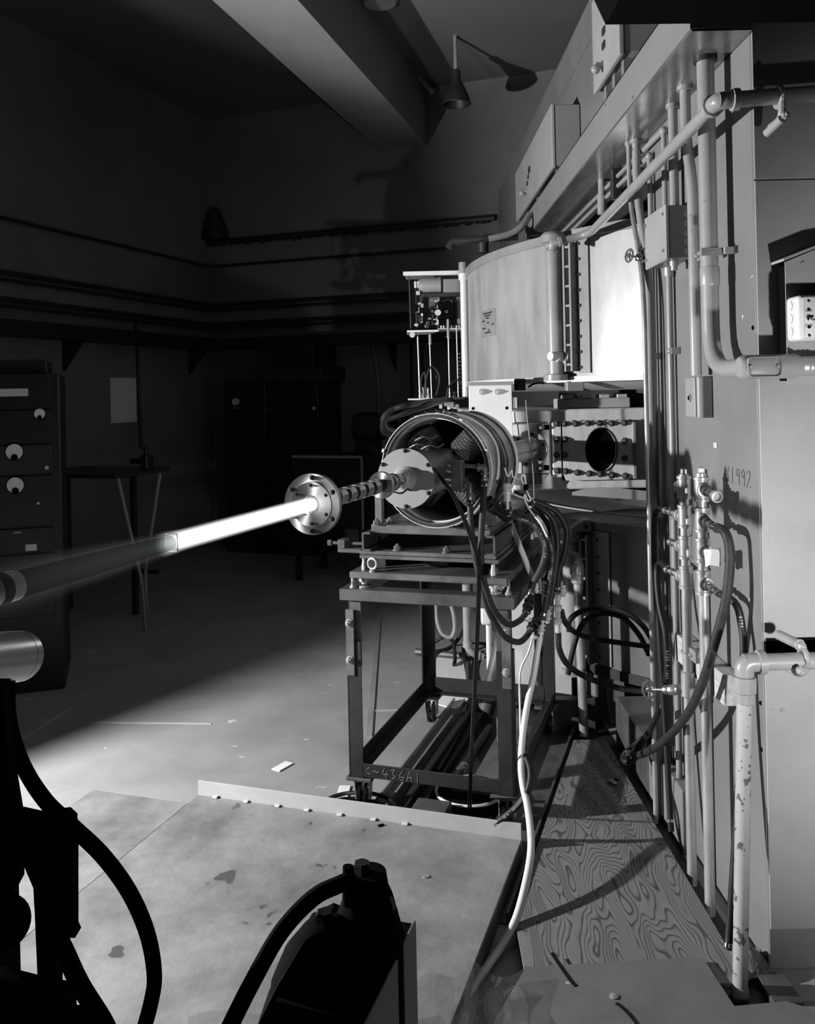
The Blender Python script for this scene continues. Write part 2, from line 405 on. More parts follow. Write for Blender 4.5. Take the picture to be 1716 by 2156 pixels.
# vertical conduits
a, b = onL(287, 665), onL(298, 945)
bm = NB(); tube(bm, [a, b], .014, 8, smooth=False); one('wall_conduit', bm, m_dark, 'thin upright conduit on the left wall beside the pinned sheet', 'conduit')
bm = NB(); pipe(bm, [onB(784, 715), onB(789, 750), onB(796, 790), onB(799, 880)], .016, .2, 8); one('wall_conduit', bm, m_tank_dull, 'offset grey conduit dropping to the outlet on the back wall', 'conduit')
p = RM.inverted() @ onB(797, 884, .0)
bm = NB(); box(bm, (p.x-.06, -.06, p.z-.09), (p.x+.06, 0, p.z+.07), RM, .008); one('outlet_box', bm, m_dark, 'dark outlet box under the offset conduit on the back wall', 'outlet')
for px in (865, 888):
    bm = NB(); tube(bm, [onB(px, 700), onB(px+3, 850)], .012, 8, smooth=False); one('wall_conduit', bm, m_dark, ['thin upright conduit on the back wall, left of two behind the hanging rods', 'thin upright conduit on the back wall, right of two behind the hanging rods'][px > 870], 'conduit', 'conduits behind the hanging rods')
p0, p1 = RM.inverted() @ onL(236, 795), RM.inverted() @ onL(292, 888)
bm = NB(); box(bm, (.002, p0.y, p1.z), (.008, p1.y, p0.z), RM); one('pinned_sheet', bm, m_paper, 'pale blank sheet pinned to the dark left wall', 'paper')
# dark cabinets on the back wall
def cabinet(x0, x1, y0, y1, dep, label, m=m_darker):
    a, b = RM.inverted() @ onB(x0, y0, dep), RM.inverted() @ onB(x1, y1, dep); z1 = a.z
    t = thing('equipment_cabinet', label, 'cabinet', RM @ Vector(((a.x+b.x)/2, -dep/2, 0)), 'dark cabinets on the back wall')
    bm = NB(); box(bm, (a.x, -dep, 0), (b.x, -.01, z1), RM, .01); obj('body', bm, m, t)
    return t, a, b, z1
t, a, b, z1 = cabinet(470, 562, 800, 1000, .6, 'dark cabinet with a round dial, nearest the room corner')
for i in range(3):
    bm = NB(); box(bm, (a.x+.04, -.615, .15+i*.5), (b.x-.04, -.60, .58+i*.5), RM, .004); obj('door', bm, m_darker, t)
q = RM.inverted() @ onB(498, 846, .6); bm = NB(); cyl(bm, RM @ Vector((q.x, -.60, q.z)), RM @ Vector((q.x, -.635, q.z)), .038, 20); obj('dial', bm, m_meter, t, 'white round dial')
for (px, py) in ((499, 859), (566, 838), (566, 863), (540, 870), (604, 880)):
    q = RM.inverted() @ onB(px, py, .6); bm = NB(); box(bm, (q.x-.04, -.612, q.z-.006), (q.x+.04, -.600, q.z+.006), RM); obj('name_strip', bm, m_tank_dull, t)
t, a, b, z1 = cabinet(562, 672, 806, 1000, .62, 'dark double cabinet below the box on the back wall')
bm = NB(); box(bm, (a.x-.02, -.66, z1), (b.x+.06, -.01, z1+.16), RM, .01); obj('top_box', bm, m_dark, t)
bm = NB(); box(bm, (a.x+.06, -.6, z1+.16), (b.x-.05, -.01, z1+.44), RM, .01); obj('upper_case', bm, m_darker, t)
q = RM.inverted() @ onB(662, 860, .62); bm = NB(); ball(bm, RM @ Vector((q.x, -.64, q.z)), .022); obj('knob', bm, m_plate, t)
# dark case on legs, motor, gauge in front of the back wall
CM = frame(Q(690, 960, Y=8.0), AZ); zt = Q(690, 960, Y=8.0).z
t = thing('case_table', 'dark boxy case with pale worn edges standing behind the magnet stand', 'case', CM @ Vector((0, .3, -zt)))
bm = NB(); box(bm, (-.36, 0, -.66), (.34, .6, 0), CM, .01); obj('body', bm, m_darker, t)
bm = NB(); box(bm, (-.36, -.006, -.02), (.34, 0, .004), CM); box(bm, (.325, -.006, -.66), (.346, 0, -.02), CM); obj('edge_strip', bm, m_tank_dull, t)
for x in (-.33, .31):
    for y in (.03, .57):
        bm = NB(); box(bm, (x-.025, y-.025, -zt), (x+.025, y+.025, -.66), CM); obj('leg', bm, m_darker, t)
t = thing('electric_motor', 'dark round motor standing on the case by the back wall', 'motor', CM @ Vector((.29, .3, 0)))
bm = NB(); c = CM @ Vector((.27, .3, .24)); ax = CM.to_3x3() @ Vector((1, 0, 0)); lathe(bm, [(.08, -.13), (.14, -.1), (.15, .0), (.14, .12), (.06, .15)], axis_m(c, ax), 18); obj('body', bm, m_darker, t)
bm = NB(); box(bm, (.17, .22, 0), (.38, .40, .14), CM, .01); obj('foot', bm, m_darker, t)
bm = NB(); lathe(bm, [(.06, 0), (.075, .03), (.05, .08)], axis_m(CM @ Vector((.4, .3, .20)), ax), 16); obj('end_cap', bm, m_dark, t)
c = onB(841, 882, .04)
t = thing('wall_gauge', 'round dial gauge with a black rim on the back wall', 'gauge', c)
bm = NB(); torus(bm, c, NBK, .085, .022, 24, 8); cyl(bm, c-NBK*.0, c+NBK*.039, .09, 20); obj('rim', bm, m_black, t)
bm = NB(); cyl(bm, c-NBK*.004, c-NBK*.008, .072, 24); obj('face', bm, m_dark, t)
bm = NB(); box(bm, (-.004, -.05, 0), (.004, .03, .002), axis_m(c-NBK*.009, -NBK)); obj('needle', bm, m_plate, t)
# folding table along the left wall
t0 = RM.inverted() @ onL(150, 1010, .5); TT = RM
ztab = 1.7-(RM @ Vector((.5, t0.y, 0))).y*0+0
pt = Q(270, 996, Y=6.6); ztab = pt.z
fm = frame((pt.x, pt.y, 0), AZ)
t = thing('folding_table', 'dark folding table with crossed steel legs beside the instrument rack', 'table', fm @ Vector((-.35, .2, 0)))
bm = NB(); box(bm, (-.9, -.15, ztab-.03), (0, .55, ztab), fm, .006); obj('tabletop', bm, m_dark, t)
for k, (x0, x1) in enumerate(((0, .18), (.16, -.02))):
    bm = NB(); tube(bm, rounded([fm @ Vector((x0*1.0-.02, -.1+k*.3, ztab-.02)), fm @ Vector((x1+.0, -.1+k*.3, .35)), fm @ Vector((x1+.02, -.1+k*.3, 0))], .1), .014, 8, smooth=False); obj('leg', bm, m_tank_dull, t)
for x in (-.85, -.2):
    bm = NB(); box(bm, (x-.02, .3, 0), (x+.02, .34, ztab-.03), fm); obj('leg', bm, m_dark, t)
bm = NB(); box(bm, (-.2, .31, .33), (.02, .33, .36), fm); obj('brace', bm, m_dark, t)
c = fm @ Vector((.05, .25, ztab)); t = thing('bench_vise', 'small dark vise at the end of the folding table', 'vise', c)
bm = NB(); box(bm, (-.05, .2, ztab), (.02, .3, ztab+.12), fm, .01); box(bm, (-.16, .22, ztab+.05), (.0, .28, ztab+.09), fm, .01); obj('body', bm, m_darker, t)
bm = NB(); cyl(bm, fm @ Vector((-.02, .25, ztab+.10)), fm @ Vector((-.02, .25, ztab+.2)), .02, 10); obj('handle', bm, m_darker, t)
# instrument rack at far left
ry = 5.2
rm_ = frame((Q(127, 900, Y=ry).x, ry, 0), -18)
ztop = Q(60, 787, Y=ry).z
t = thing('instrument_rack', 'tall black instrument rack with round meters at the left edge', 'rack', rm_ @ Vector((-.3, .3, 0)))
bm = NB(); box(bm, (-.62, 0, 0), (0, .6, ztop), rm_, .012); obj('cabinet_body', bm, m_darker, t)
bm = NB(); box(bm, (-.60, .05, ztop), (-.07, .5, ztop+.085), rm_, .008); obj('top_case', bm, m_darker, t)
def rq(px, py): return rm_.inverted() @ QP(px, py, rm_.to_3x3() @ Vector((0, 1, 0)), (rm_.to_3x3() @ Vector((0, 1, 0))).dot(rm_.translation))
ys = [787, 862, 935, 1000, 1110, 1165, 1300]
for y0, y1 in zip(ys, ys[1:]):
    za, zb = rq(60, y0+2).z, rq(60, y1-2).z
    bm = NB(); box(bm, (-.60, -.012, zb), (-.05, 0, za), rm_, .003); obj('instrument_panel', bm, m_dark if y0 == 935 else m_darker, t)
for px, py, r in ((84, 871, .030), (31, 951, .046), (33, 1021, .046), (99, 984, .011), (81, 1059, .008)):
    q = rq(px, py); bm = NB(); cyl(bm, rm_ @ Vector((q.x, -.012, q.z)), rm_ @ Vector((q.x, -.022, q.z)), r, 24)
    mo = obj('meter', bm, m_meter if r > .02 else m_plate, t, 'round white meter face')
    if r > .02:
        bm = NB(); cyl(bm, rm_ @ Vector((q.x, -.02, q.z-r*.72)), rm_ @ Vector((q.x, -.027, q.z-r*.72)), r*.42, 14); obj('meter_boss', bm, m_black, mo)
        bm = NB(); torus(bm, rm_ @ Vector((q.x, -.018, q.z)), rm_.to_3x3() @ Vector((0, 1, 0)), r*1.02, r*.08, 24, 6); obj('meter_rim', bm, m_black, mo)
for (xa, ya, xb, yb, mm) in ((0, 819, 60, 834, m_plate), (54, 1146, 78, 1158, m_paper), (29, 1119, 45, 1122, m_tank_dull)):
    q0, q1 = rq(xa, ya), rq(xb, yb); bm = NB(); box(bm, (q0.x, -.016, q1.z), (q1.x, -.011, q0.z), rm_); obj('name_plate', bm, mm, t)
# pendant lamp and round ceiling fixture
c = Q(958, 75, Z=CEIL); zb = Q(962, 219, Y=c.y).z
t = thing('pendant_lamp', 'unlit bell shaped pendant lamp hanging on a rod by the back wall', 'lamp', (c.x, c.y, zb))
bm = NB(); cyl(bm, (c.x, c.y, zb+.30), (c.x, c.y, CEIL), .018, 10); obj('rod', bm, m_tank_dull, t)
M = Matrix.Translation((c.x, c.y, zb))
bm = NB(); lathe(bm, [(.130, 0), (.128, .03), (.105, .10), (.07, .17), (.045, .22), (.045, .30), (.02, .32)], M, 28, cap0=False); lathe(bm, [(.124, .002), (.1, .1), (.065, .165)], M, 28, cap0=False); obj('shade', bm, m_dark, t)
bm = NB(); torus(bm, (c.x, c.y, zb), (0, 0, 1), .130, .008, 28, 6); obj('rim', bm, m_dark, t)
bm = NB(); ball(bm, (c.x, c.y, zb+.085), .05); obj('bulb', bm, m_glass if False else m_white, t)
c = Q(800, -4, Z=CEIL)
bm = NB(); lathe(bm, [(.13, -.05), (.15, -.02), (.15, 0)], Matrix.Translation(c), 24); one('ceiling_fixture', bm, m_alu, 'round fixture on the ceiling at the top edge of the picture', 'light')
c = Q(893, 175, Y=9.2); bm = NB(); cyl(bm, c+Vector((-.09, -.05, .09)), c+Vector((.09, .05, -.09)), .03, 10); one('conduit_stub', bm, m_tank_dull, 'short conduit stub at the girder near the pendant lamp', 'conduit')

# the side flood lamp stands out of frame on the left, with an unseen plate added to shade the far half of the room
n_ = Vector((7.01, -5.91, 2.32)).normalized(); u_ = Vector((2.4, 2.7, 0)); u_ = (u_-n_*u_.dot(n_)).normalized(); v_ = n_.cross(u_)
fl_ = thing('flood_lamp', 'flood lamp on a stand out of frame at left, with an added plate blocking part of its light', 'lamp', (LA.x, LA.y, 0))
bm = NB(); e_ = LA+u_*.35
prism(bm, [e_-v_*1.0-n_*.012, e_+v_*1.0-n_*.012, e_+v_*1.0-n_*1.2-u_*.25, e_-v_*1.0-n_*1.2-u_*.25], u_*.004); obj('light_blocker', bm, m_black, fl_)
bm = NB(); cyl(bm, (LA.x-.12, LA.y, 0), (LA.x-.12, LA.y, LA.z), .015, 8); obj('stand_tube', bm, m_black, fl_)
bm = NB(); lathe(bm, [(.05, -.02), (.1, .0), (.2, .12)], axis_m((LA.x-.12, LA.y, LA.z), (1, .1, .05)), 24, True, False); obj('reflector', bm, m_alu, fl_)
# ================================================================== MAGNET YOKE
WX, WY = 1.033, 2.555
STROKE = {'X': [[(0, 0), (.6, 1)], [(0, 1), (.6, 0)]], '1': [[(.3, 1), (.25, 0)]], '9': [[(.55, .8), (.3, 1), (.1, .75), (.3, .5), (.55, .8), (.5, 0)]], '2': [[(.05, .8), (.3, 1), (.55, .75), (.05, 0), (.6, .05)]],
 '4': [[(.2, 1), (.0, .4), (.6, .42)], [(.42, .75), (.38, -.15)]], '3': [[(.05, .9), (.4, .95), (.2, .55), (.5, .3), (.1, .0)]], '6': [[(.4, 1), (.08, .35), (.3, 0), (.55, .3), (.15, .35)]], 'A': [[(0, 0), (.3, 1), (.6, -.05)], [(.12, .4), (.5, .4)]], 'C': [[(.5, .9), (.1, .7), (.1, .2), (.5, .15)]], '~': [[(0, .4), (.25, .55), (.5, .4), (.8, .5)]]}
def chalk(s, size, M, m, parent):
    bm = NB(); x = -len(s)*.4
    for ch in s:
        for st_ in STROKE.get(ch, []): tube(bm, [M @ Vector(((x+a)*size, (b-.5)*size, .0006)) for a, b in st_], .0012, 5, 4)
        x += .85
    return obj('chalk_mark', bm, m, parent, kind='stuff')
yk = thing('magnet_yoke', 'huge grey enamelled steel yoke filling the right side of the room', 'magnet', (2.8, 5.5, 0))
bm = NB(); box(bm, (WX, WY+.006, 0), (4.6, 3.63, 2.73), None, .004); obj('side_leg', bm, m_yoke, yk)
for z0, z1 in ((2.73, 3.548), (3.553, 3.77)):
    bm = NB(); prism(bm, [(WX, WY+.006, z0), (4.6, WY+.006, z0), (4.6, 7.8, z0), (WX, 9.1, z0)], (0, 0, z1-z0)); obj('overhead_slab', bm, m_yoke, yk)
bm = NB(); box(bm, (1.25, 3.7, 0), (4.6, 8.0, .20), None, .004); obj('lower_slab', bm, m_tank_dark, yk)
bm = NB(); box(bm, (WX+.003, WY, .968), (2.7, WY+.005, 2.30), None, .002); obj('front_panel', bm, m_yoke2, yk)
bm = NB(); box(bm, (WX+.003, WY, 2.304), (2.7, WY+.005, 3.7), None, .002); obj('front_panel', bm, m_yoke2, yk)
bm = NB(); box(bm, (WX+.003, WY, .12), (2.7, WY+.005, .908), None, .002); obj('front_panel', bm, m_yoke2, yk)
bm = NB(); box(bm, (WX+.01, WY+.004, .9), (2.7, WY+.007, .98), None); obj('panel_slot', bm, m_black, yk)
for (x, z, r) in ((1647, 1494, .006), (1627, 1494, .004)):
    q = Q(x, z, Y=WY); nut(yk, q, (0, -1, 0), r, .006, m_pipe, name='screw')
for (px, py) in ((1602, 1480), (1604, 1578), (1586, 690)):
    q = Q(px, py, X=WX); nut(yk, q, (-1, 0, 0), .007, .003, m_black, name='bolt_hole')
M = basis(Q(1553, 1003, X=WX-.001), (0, -1, 0), (0, 0, 1)); chalk('X1992', .05, M, m_chalk2, yk)
# paint scraps on the leg
for k, (px, py) in enumerate(((1507, 937), (1412, 748))):
    q = Q(px, py, X=WX); s = .016
    bm = NB(); box(bm, (-.002, -s, -s*.6), (0, s, s*.5), Matrix.Translation(q), 0); one('tape_scrap', bm, m_tape, ['small white tape scrap stuck to the magnet leg above the pipe manifolds', 'torn tape piece on the conduits left of the magnet leg'][k], 'tape')
# cable trough under the overhead slab
ct = thing('cable_trough', 'long grey sheet metal cable trough along the overhead magnet slab', 'trough', (.94, 4.2, 2.73))
bm = NB(); box(bm, (.853, 2.535, 2.738), (.858, 5.95, 2.885)); box(bm, (.853, 2.535, 2.738), (WX-.002, 2.54, 2.885)); box(bm, (.853, 5.945, 2.738), (WX-.002, 5.95, 2.885)); box(bm, (.853, 2.535, 2.88), (WX-.002, 5.95, 2.885)); obj('side_sheet', bm, m_duct, ct)
bm = NB(); box(bm, (.856, 2.537, 2.73), (WX-.002, 5.948, 2.737)); obj('bottom_sheet', bm, m_soffit, ct, 'worn shiny underside')
for i in range(7):
    nut(ct, (.853, 2.75+i*.42, 2.752 if i % 2 else 2.86), (-1, 0, 0), .007, .004, m_pipe, name='screw')
# breaker boxes above the trough
def breaker(lab, y0, y1, z0, z1, marks):
    t = thing('breaker_box', lab, 'electrical box', (.95, (y0+y1)/2, z0), 'grey boxes on the overhead slab')
    bm = NB(); box(bm, (.888, y0, z0+.01), (WX-.004, y1, z1), None, .004); obj('box_body', bm, m_duct, t)
    bm = NB(); box(bm, (.866, y0-.004, z0), (.886, y1+.004, z1+.004), None, .004); obj('cover', bm, m_yoke2, t)
    for (px, py, s) in marks:
        q = Q(px, py, X=.866); bm = NB(); box(bm, (-.006, -s, -s*.7), (0, s, s*.7), Matrix.Translation(q), .002); obj('label_plate', bm, m_dark, t)
    q = Q(*{True: (1269, 138), False: (1108, 402)}[y0 < 4], X=.866)
    bm = NB(); cyl(bm, q, q-Vector((.03, 0, 0)), .014, 12); ball(bm, q-Vector((.03, 0, .015)), .02); obj('latch', bm, m_pipe, t)
    for k in range(3): bm = NB(); box(bm, (.9, y0+.06+k*(y1-y0-.15)/2, 2.885), (.94, y0+.10+k*(y1-y0-.15)/2, z0+.01)); obj('stand_off', bm, m_duct, t)
breaker('grey breaker box nearer the camera, above the cable trough under the black hood', 3.41, 3.86, 3.0, 3.40, ((1272, 65, .022), (1272, 95, .022)))
breaker('long grey breaker box farther along the overhead slab, beyond the first', 4.94, 6.5, 2.955, 3.31, ((1115, 357, .03), (1113, 372, .02), (1111, 386, .02)))
# overhead black hood at top right
p = [Q(1275, 52, Y=2.45), Q(1725, 63, Y=2.45)]
bm = NB(); zb = p[0].z; x0 = p[0].x
prism(bm, [(x0, 2.45, zb), (2.4, 2.45, zb-.015), (2.4, 2.45, zb+.9), (x0-.10, 2.45, zb+.9), (x0-.035, 2.45, zb+.08)], (0, -.5, 0)); one('overhead_hood', bm, m_black, 'black overhead hood crossing the top right corner', 'hood')

# ------------------------------------------------------------------ conduits on the leg
def cond(name, label, cat, pts, r, m=m_pipe, rad=.06, grp='conduits on the magnet leg', n=14):
    bm = NB(); pipe(bm, pts, r, rad, n); return one(name, bm, m, label, cat, grp)
t = thing('main_conduit', 'thickest grey conduit on the magnet leg, bending toward the on-off switch', 'conduit', (.965, 2.74, 1.75))
bm = NB(); pipe(bm, [(.965, 2.74, 2.73), (.965, 2.74, 1.755), (.965, 2.46, 1.755)], .0265, .2, 20); obj('tube', bm, m_pipe, t)
bm = NB(); cyl(bm, (.965, 2.74, 2.715), (.965, 2.74, 2.735), .036, 20); obj('locknut', bm, m_dark, t)
q = Q(1500, 580, X=.965); bm = NB(); lathe(bm, [(.028, 0), (.030, .005), (.030, .055), (.028, .06)], Matrix.Translation((.965, 2.74, q.z-.03)), 20); obj('coupling', bm, m_pipe, t)
q = Q(1500, 530, X=.965)
bm = NB(); box(bm, (.93, 2.708, q.z-.012), (.9965, 2.713, q.z+.012)); torus(bm, (.965, 2.74, q.z), (0, 0, 1), .0285, .006, 18, 6); obj('strap', bm, m_pipe, t)
bm = NB(); box(bm, (.995, 2.685, q.z-.010), (WX, 2.702, q.z+.010)); obj('strap_ear', bm, m_pipe, t)
bm = NB(); box(bm, (.95, 2.775, q.z-.014), (.965, 2.81, q.z+.014)); obj('strap_ear', bm, m_pipe, t)
nut(t, (.95, 2.792, q.z), (-1, 0, 0), .009, .008, m_galv)
bm = NB(); M = axis_m((.955, 2.44, 1.755), (1, 0, 0)); lathe(bm, [(.028, -.02), (.033, -.012), (.034, .0), (.034, .135), (.028, .15)], M, 22); obj('conduit_fitting', bm, m_pipe, t)
bm = NB(); box(bm, (.945, 2.402, 1.728), (1.035, 2.41, 1.782), None, .012, 3); obj('fitting_cover', bm, m_tank_dull, t)
for x in (.953, 1.027): nut(t, (x, 2.402, 1.755), (0, -1, 0), .006, .004, m_galv, name='screw')
bm = NB(); lathe(bm, [(.026, 0)]+[(.026+.002*(i % 2), .008+.006*i) for i in range(6)]+[(.0245, .05), (.0245, .35)], axis_m((1.105, 2.44, 1.755), (1, 0, 0)), 18); obj('threaded_nipple', bm, m_galv, t)
t = thing('offset_conduit', 'grey conduit with an offset bend ending above the small keyhole box', 'conduit', (.99, 2.96, 1.742), 'conduits on the magnet leg')
bm = NB(); pipe(bm, [(.985, 3.0, 2.73), (.985, 3.0, 2.54), (.985, 2.945, 2.40), (.985, 2.945, 1.742)], .018, .1, 16); obj('tube', bm, m_pipe, t)
bm = NB(); cyl(bm, (.985, 3.0, 2.716), (.985, 3.0, 2.735), .027, 16); obj('locknut', bm, m_pipe, t)
def drop(lab, x, y, r, z1, cap=True, zt=2.73):
    t = thing('drop_conduit', lab, 'conduit', (x, y, z1), 'conduits on the magnet leg')
    bm = NB(); cyl(bm, (x, y, z1), (x, y, zt), r, 14); obj('tube', bm, m_pipe, t)
    if cap: bm = NB(); cyl(bm, (x, y, zt-.016), (x, y, zt+.005), r*1.4, 14); obj('locknut', bm, m_pipe, t)
    return t
drop('grey conduit dropping from the trough into the top of the junction box', 1.0, 3.187, .017, 2.35)
t = thing('bent_conduit', 'wider of two bent conduits passing in front of the bright tank', 'conduit', (.985, 3.48, 0), 'conduits on the magnet leg')
bm = NB(); pipe(bm, [(.985, 3.63, 2.73), (.985, 3.63, 2.5), (.985, 3.49, 2.2), (.985, 3.48, 0)], .0165, .25, 14); obj('tube', bm, m_pipe, t)
bm = NB(); cyl(bm, (.985, 3.63, 2.715), (.985, 3.63, 2.735), .025, 14); obj('locknut', bm, m_pipe, t)
t = thing('bent_conduit', 'thinner of two bent conduits passing in front of the bright tank', 'conduit', (.955, 3.43, 0), 'conduits on the magnet leg')
bm = NB(); pipe(bm, [(.962, 3.66, 2.73), (.962, 3.66, 2.48), (.955, 3.45, 2.15), (.955, 3.435, 0)], .010, .25, 12); obj('tube', bm, m_galv, t)
bm = NB(); cyl(bm, (.962, 3.66, 2.715), (.962, 3.66, 2.735), .016, 12); obj('locknut', bm, m_pipe, t)
t = thing('run_conduit', 'thin conduit turning down behind the junction box from its overhead run', 'conduit', (1.014, 3.345, 2.35), 'conduits on the magnet leg')
bm = NB(); pipe(bm, [(1.014, 6.3, 2.685), (1.014, 3.345, 2.685), (1.014, 3.345, 2.34)], .011, .03, 12); obj('tube', bm, m_pipe, t)
bm = NB(); ball(bm, (1.014, 3.345, 2.683), .016); obj('elbow', bm, m_pipe, t)
t = thing('run_conduit', 'thin conduit turning down to the floor beside the junction box', 'conduit', (1.014, 3.54, 0), 'conduits on the magnet leg')
bm = NB(); pipe(bm, [(1.014, 6.3, 2.64), (1.014, 3.54, 2.64), (1.014, 3.54, 0)], .011, .03, 12); obj('tube', bm, m_pipe, t)
bm = NB(); ball(bm, (1.014, 3.54, 2.638), .016); obj('elbow', bm, m_pipe, t)
for yy, zz in ((3.54, 1.83), (3.54, 1.2)):
    bm = NB(); torus(bm, (1.014, yy, zz), (0, 0, 1), .013, .005, 12, 6); box(bm, (1.0, yy-.05, zz-.012), (1.03, yy-.012, zz+.012)); obj('pipe_clip', bm, m_galv, t)
    nut(t, (1.0, yy-.03, zz), (-1, 0, 0), .009, .006, m_galv)
t = drop('thin conduit leaving the underside of the junction box for the floor', 1.012, 3.31, .012, 0, False, 2.16)
bm = NB(); torus(bm, (1.012, 3.31, 1.84), (0, 0, 1), .014, .005, 12, 6); box(bm, (.998, 3.255, 1.828), (1.03, 3.295, 1.852)); obj('pipe_clip', bm, m_galv, t)
nut(t, (.998, 3.275, 1.84), (-1, 0, 0), .009, .006, m_galv)
bm = NB(); lathe(bm, [(.016, 2.12), (.02, 2.13), (.02, 2.155), (.016, 2.16)], Matrix.Translation((1.012, 3.31, 0)), 12); obj('connector', bm, m_galv, t)
bm = NB(); cyl(bm, (.995, 4.3, 2.60), (.995, 4.3, 2.73), .018, 14); cyl(bm, (.995, 4.3, 2.56), (.995, 4.3, 2.65), .023, 14); one('stub_conduit', bm, m_pipe, 'short stub conduit hanging from the trough over the tank', 'conduit')
bm = NB(); box(bm, (.985, 4.05, 2.58), (WX, 4.09, 2.72), None, .004); one('conduit_hanger', bm, m_dark, 'dark hanger block under the overhead conduit runs', 'bracket')
# junction box
t = thing('junction_box', 'large grey junction box with screwed cover below the diagonal pipe', 'electrical box', (.985, 3.23, 2.16))
bm = NB(); box(bm, (.952, 3.102, 2.16), (WX-.002, 3.358, 2.348), None, .003); obj('box_body', bm, m_duct, t)
bm = NB(); box(bm, (.938, 3.098, 2.155), (.951, 3.362, 2.352), None, .003); obj('cover', bm, m_yoke2, t)
for y in (3.12, 3.34):
    for z in (2.19, 2.32): nut(t, (.938, y, z), (-1, 0, 0), .006, .005, m_pipe, name='screw')
for i in range(5):
    bm = NB(); cyl(bm, (1.018, 3.102, 2.185+.033*i), (1.018, 3.0995, 2.185+.033*i), .012, 14); obj('knockout', bm, m_duct, t)
bm = NB(); lathe(bm, [(.012, -.035), (.012, -.02), (.016, -.02), (.016, 0)], Matrix.Translation((.985, 3.16, 2.16)), 12); obj('cable_gland', bm, m_galv, t)
# hand wheel valve left of the junction box
c = Q(1335, 540, Y=3.40); c2 = Q(1362, 545, Y=3.42)
def wheel_valve(label, c, c2, R, cat='valve', r=.012):
    ax = (c-c2).normalized()
    t = thing('gate_valve', label, cat, c2)
    bm = NB(); lathe(bm, [(r*.8, 0), (r*1.5, .006), (r*1.5, .02), (r, .026), (r*1.3, .034), (r*1.3, .044), (r*.6, .05)], axis_m(c2, ax), 10); obj('bonnet', bm, m_brass, t)
    L = (c-c2).length; bm = NB(); cyl(bm, c2, c2+ax*(L+.03), r*.35, 8); obj('stem', bm, m_brass, t)
    w_ = c2+ax*(L+.022); M = axis_m(w_, ax); bm = NB(); torus(bm, None, None, R, R*.15, 24, 6, M)
    for i in range(5):
        a = 2*math.pi*i/5; tube(bm, [M @ Vector((R*.2*math.cos(a), R*.2*math.sin(a), 0)), M @ Vector((R*math.cos(a), R*math.sin(a), 0))], R*.12, 6, smooth=False)
    for i in range(12):
        a = 2*math.pi*i/12; ball(bm, M @ Vector((R*1.08*math.cos(a), R*1.08*math.sin(a), 0)), R*.14, (1, 1, 1), 6)
    lathe(bm, [(R*.3, -.004), (R*.3, .006)], M, 10); obj('handwheel', bm, m_brass, t)
    return t
wheel_valve('small brass handwheel valve left of the junction box against the bright tank', c, c2, .024)
c = Q(1346, 524, Y=3.42); bm = NB(); cyl(bm, c, c+Vector((.05, .02, 0)), .006, 8); cyl(bm, c-Vector((.004, 0, 0)), c+Vector((.004, 0, 0)), .012, 12); one('test_cock', bm, m_brass, 'tiny brass cock just above the handwheel valve', 'valve')
# small keyhole box
t = thing('keyhole_box', 'small grey box with a keyhole plate below the offset conduit', 'electrical box', (1.0, 2.96, 1.6))
bm = NB(); box(bm, (.983, 2.925, 1.6), (WX-.002, 3.02, 1.738), None, .003); obj('box_body', bm, m_yoke2, t)
bm = NB(); box(bm, (.975, 2.94, 1.602), (.982, 3.03, 1.736), None, .002); obj('lock_plate', bm, m_pipe, t)
bm = NB(); cyl(bm, (.975, 2.985, 1.667), (.971, 2.985, 1.667), .014, 18); obj('lock_rim', bm, m_pipe, t)
bm = NB(); cyl(bm, (.971, 2.985, 1.667), (.9695, 2.985, 1.667), .008, 14); obj('keyhole', bm, m_black, t)
# ------------------------------------------------------------------ diagonal pipe crossing the front
E1 = Q(1512, 212, Y=2.45); E0 = Q(1240, 493, Y=4.4); Ez = Q(1163, 512, Y=4.4); ER = Vector((1.32, 2.45, Q(1716, 191, Y=2.45).z))
t = thing('overhead_water_pipe', 'long grey pipe sloping from the tank top to the elbow near the hood', 'pipe', Ez)
bm = NB(); tube(bm, rounded([Ez, E0, E1], .09), .0195, 16, smooth=False); obj('tube', bm, m_pipe, t)
def elbow(parent, c, a, b, r, m, L=.05, name='elbow'):
    """threaded pipe elbow at c between directions a and b"""
    a, b = Vector(a).normalized(), Vector(b).normalized(); c = Vector(c)
    bm = NB(); tube(bm, rounded([c+a*L, c, c+b*L], L*.95, 8), r, 18, smooth=False)
    for d in (a, b): lathe(bm, [(r*1.05, L*.72), (r*1.28, L*.75), (r*1.28, L*1.12), (r*1.05, L*1.15)], axis_m(c, d), 12)
    return obj(name, bm, m, parent)
elbow(t, E1, E0-E1, ER-E1, .0245, m_pipe, .05)
bm = NB(); cyl(bm, E1, ER, .0225, 16); obj('tube', bm, m_pipe, t)
elbow(t, Ez, E0-Ez, (0, .6, -1), .022, m_pipe, .04)
q = Q(1640, 205, Y=2.45)
bm = NB(); torus(bm, q, (1, 0, 0), .026, .008, 18, 8); tube(bm, [q+Vector((0, -.02, -.02)), q+Vector((.0, -.01, -.06)), q+Vector((-.012, .03, -.075))], .011, 10); obj('pipe_clamp', bm, m_pipe, t)
bm = NB(); cyl(bm, q+Vector((.0, -.02, -.065)), q+Vector((-.014, .05, -.085)), .013, 12); obj('clamp_stud', bm, m_pipe, t)
nut(t, q+Vector((.004, -.025, -.06)), (0, -1, .1), .011, .012, m_galv)

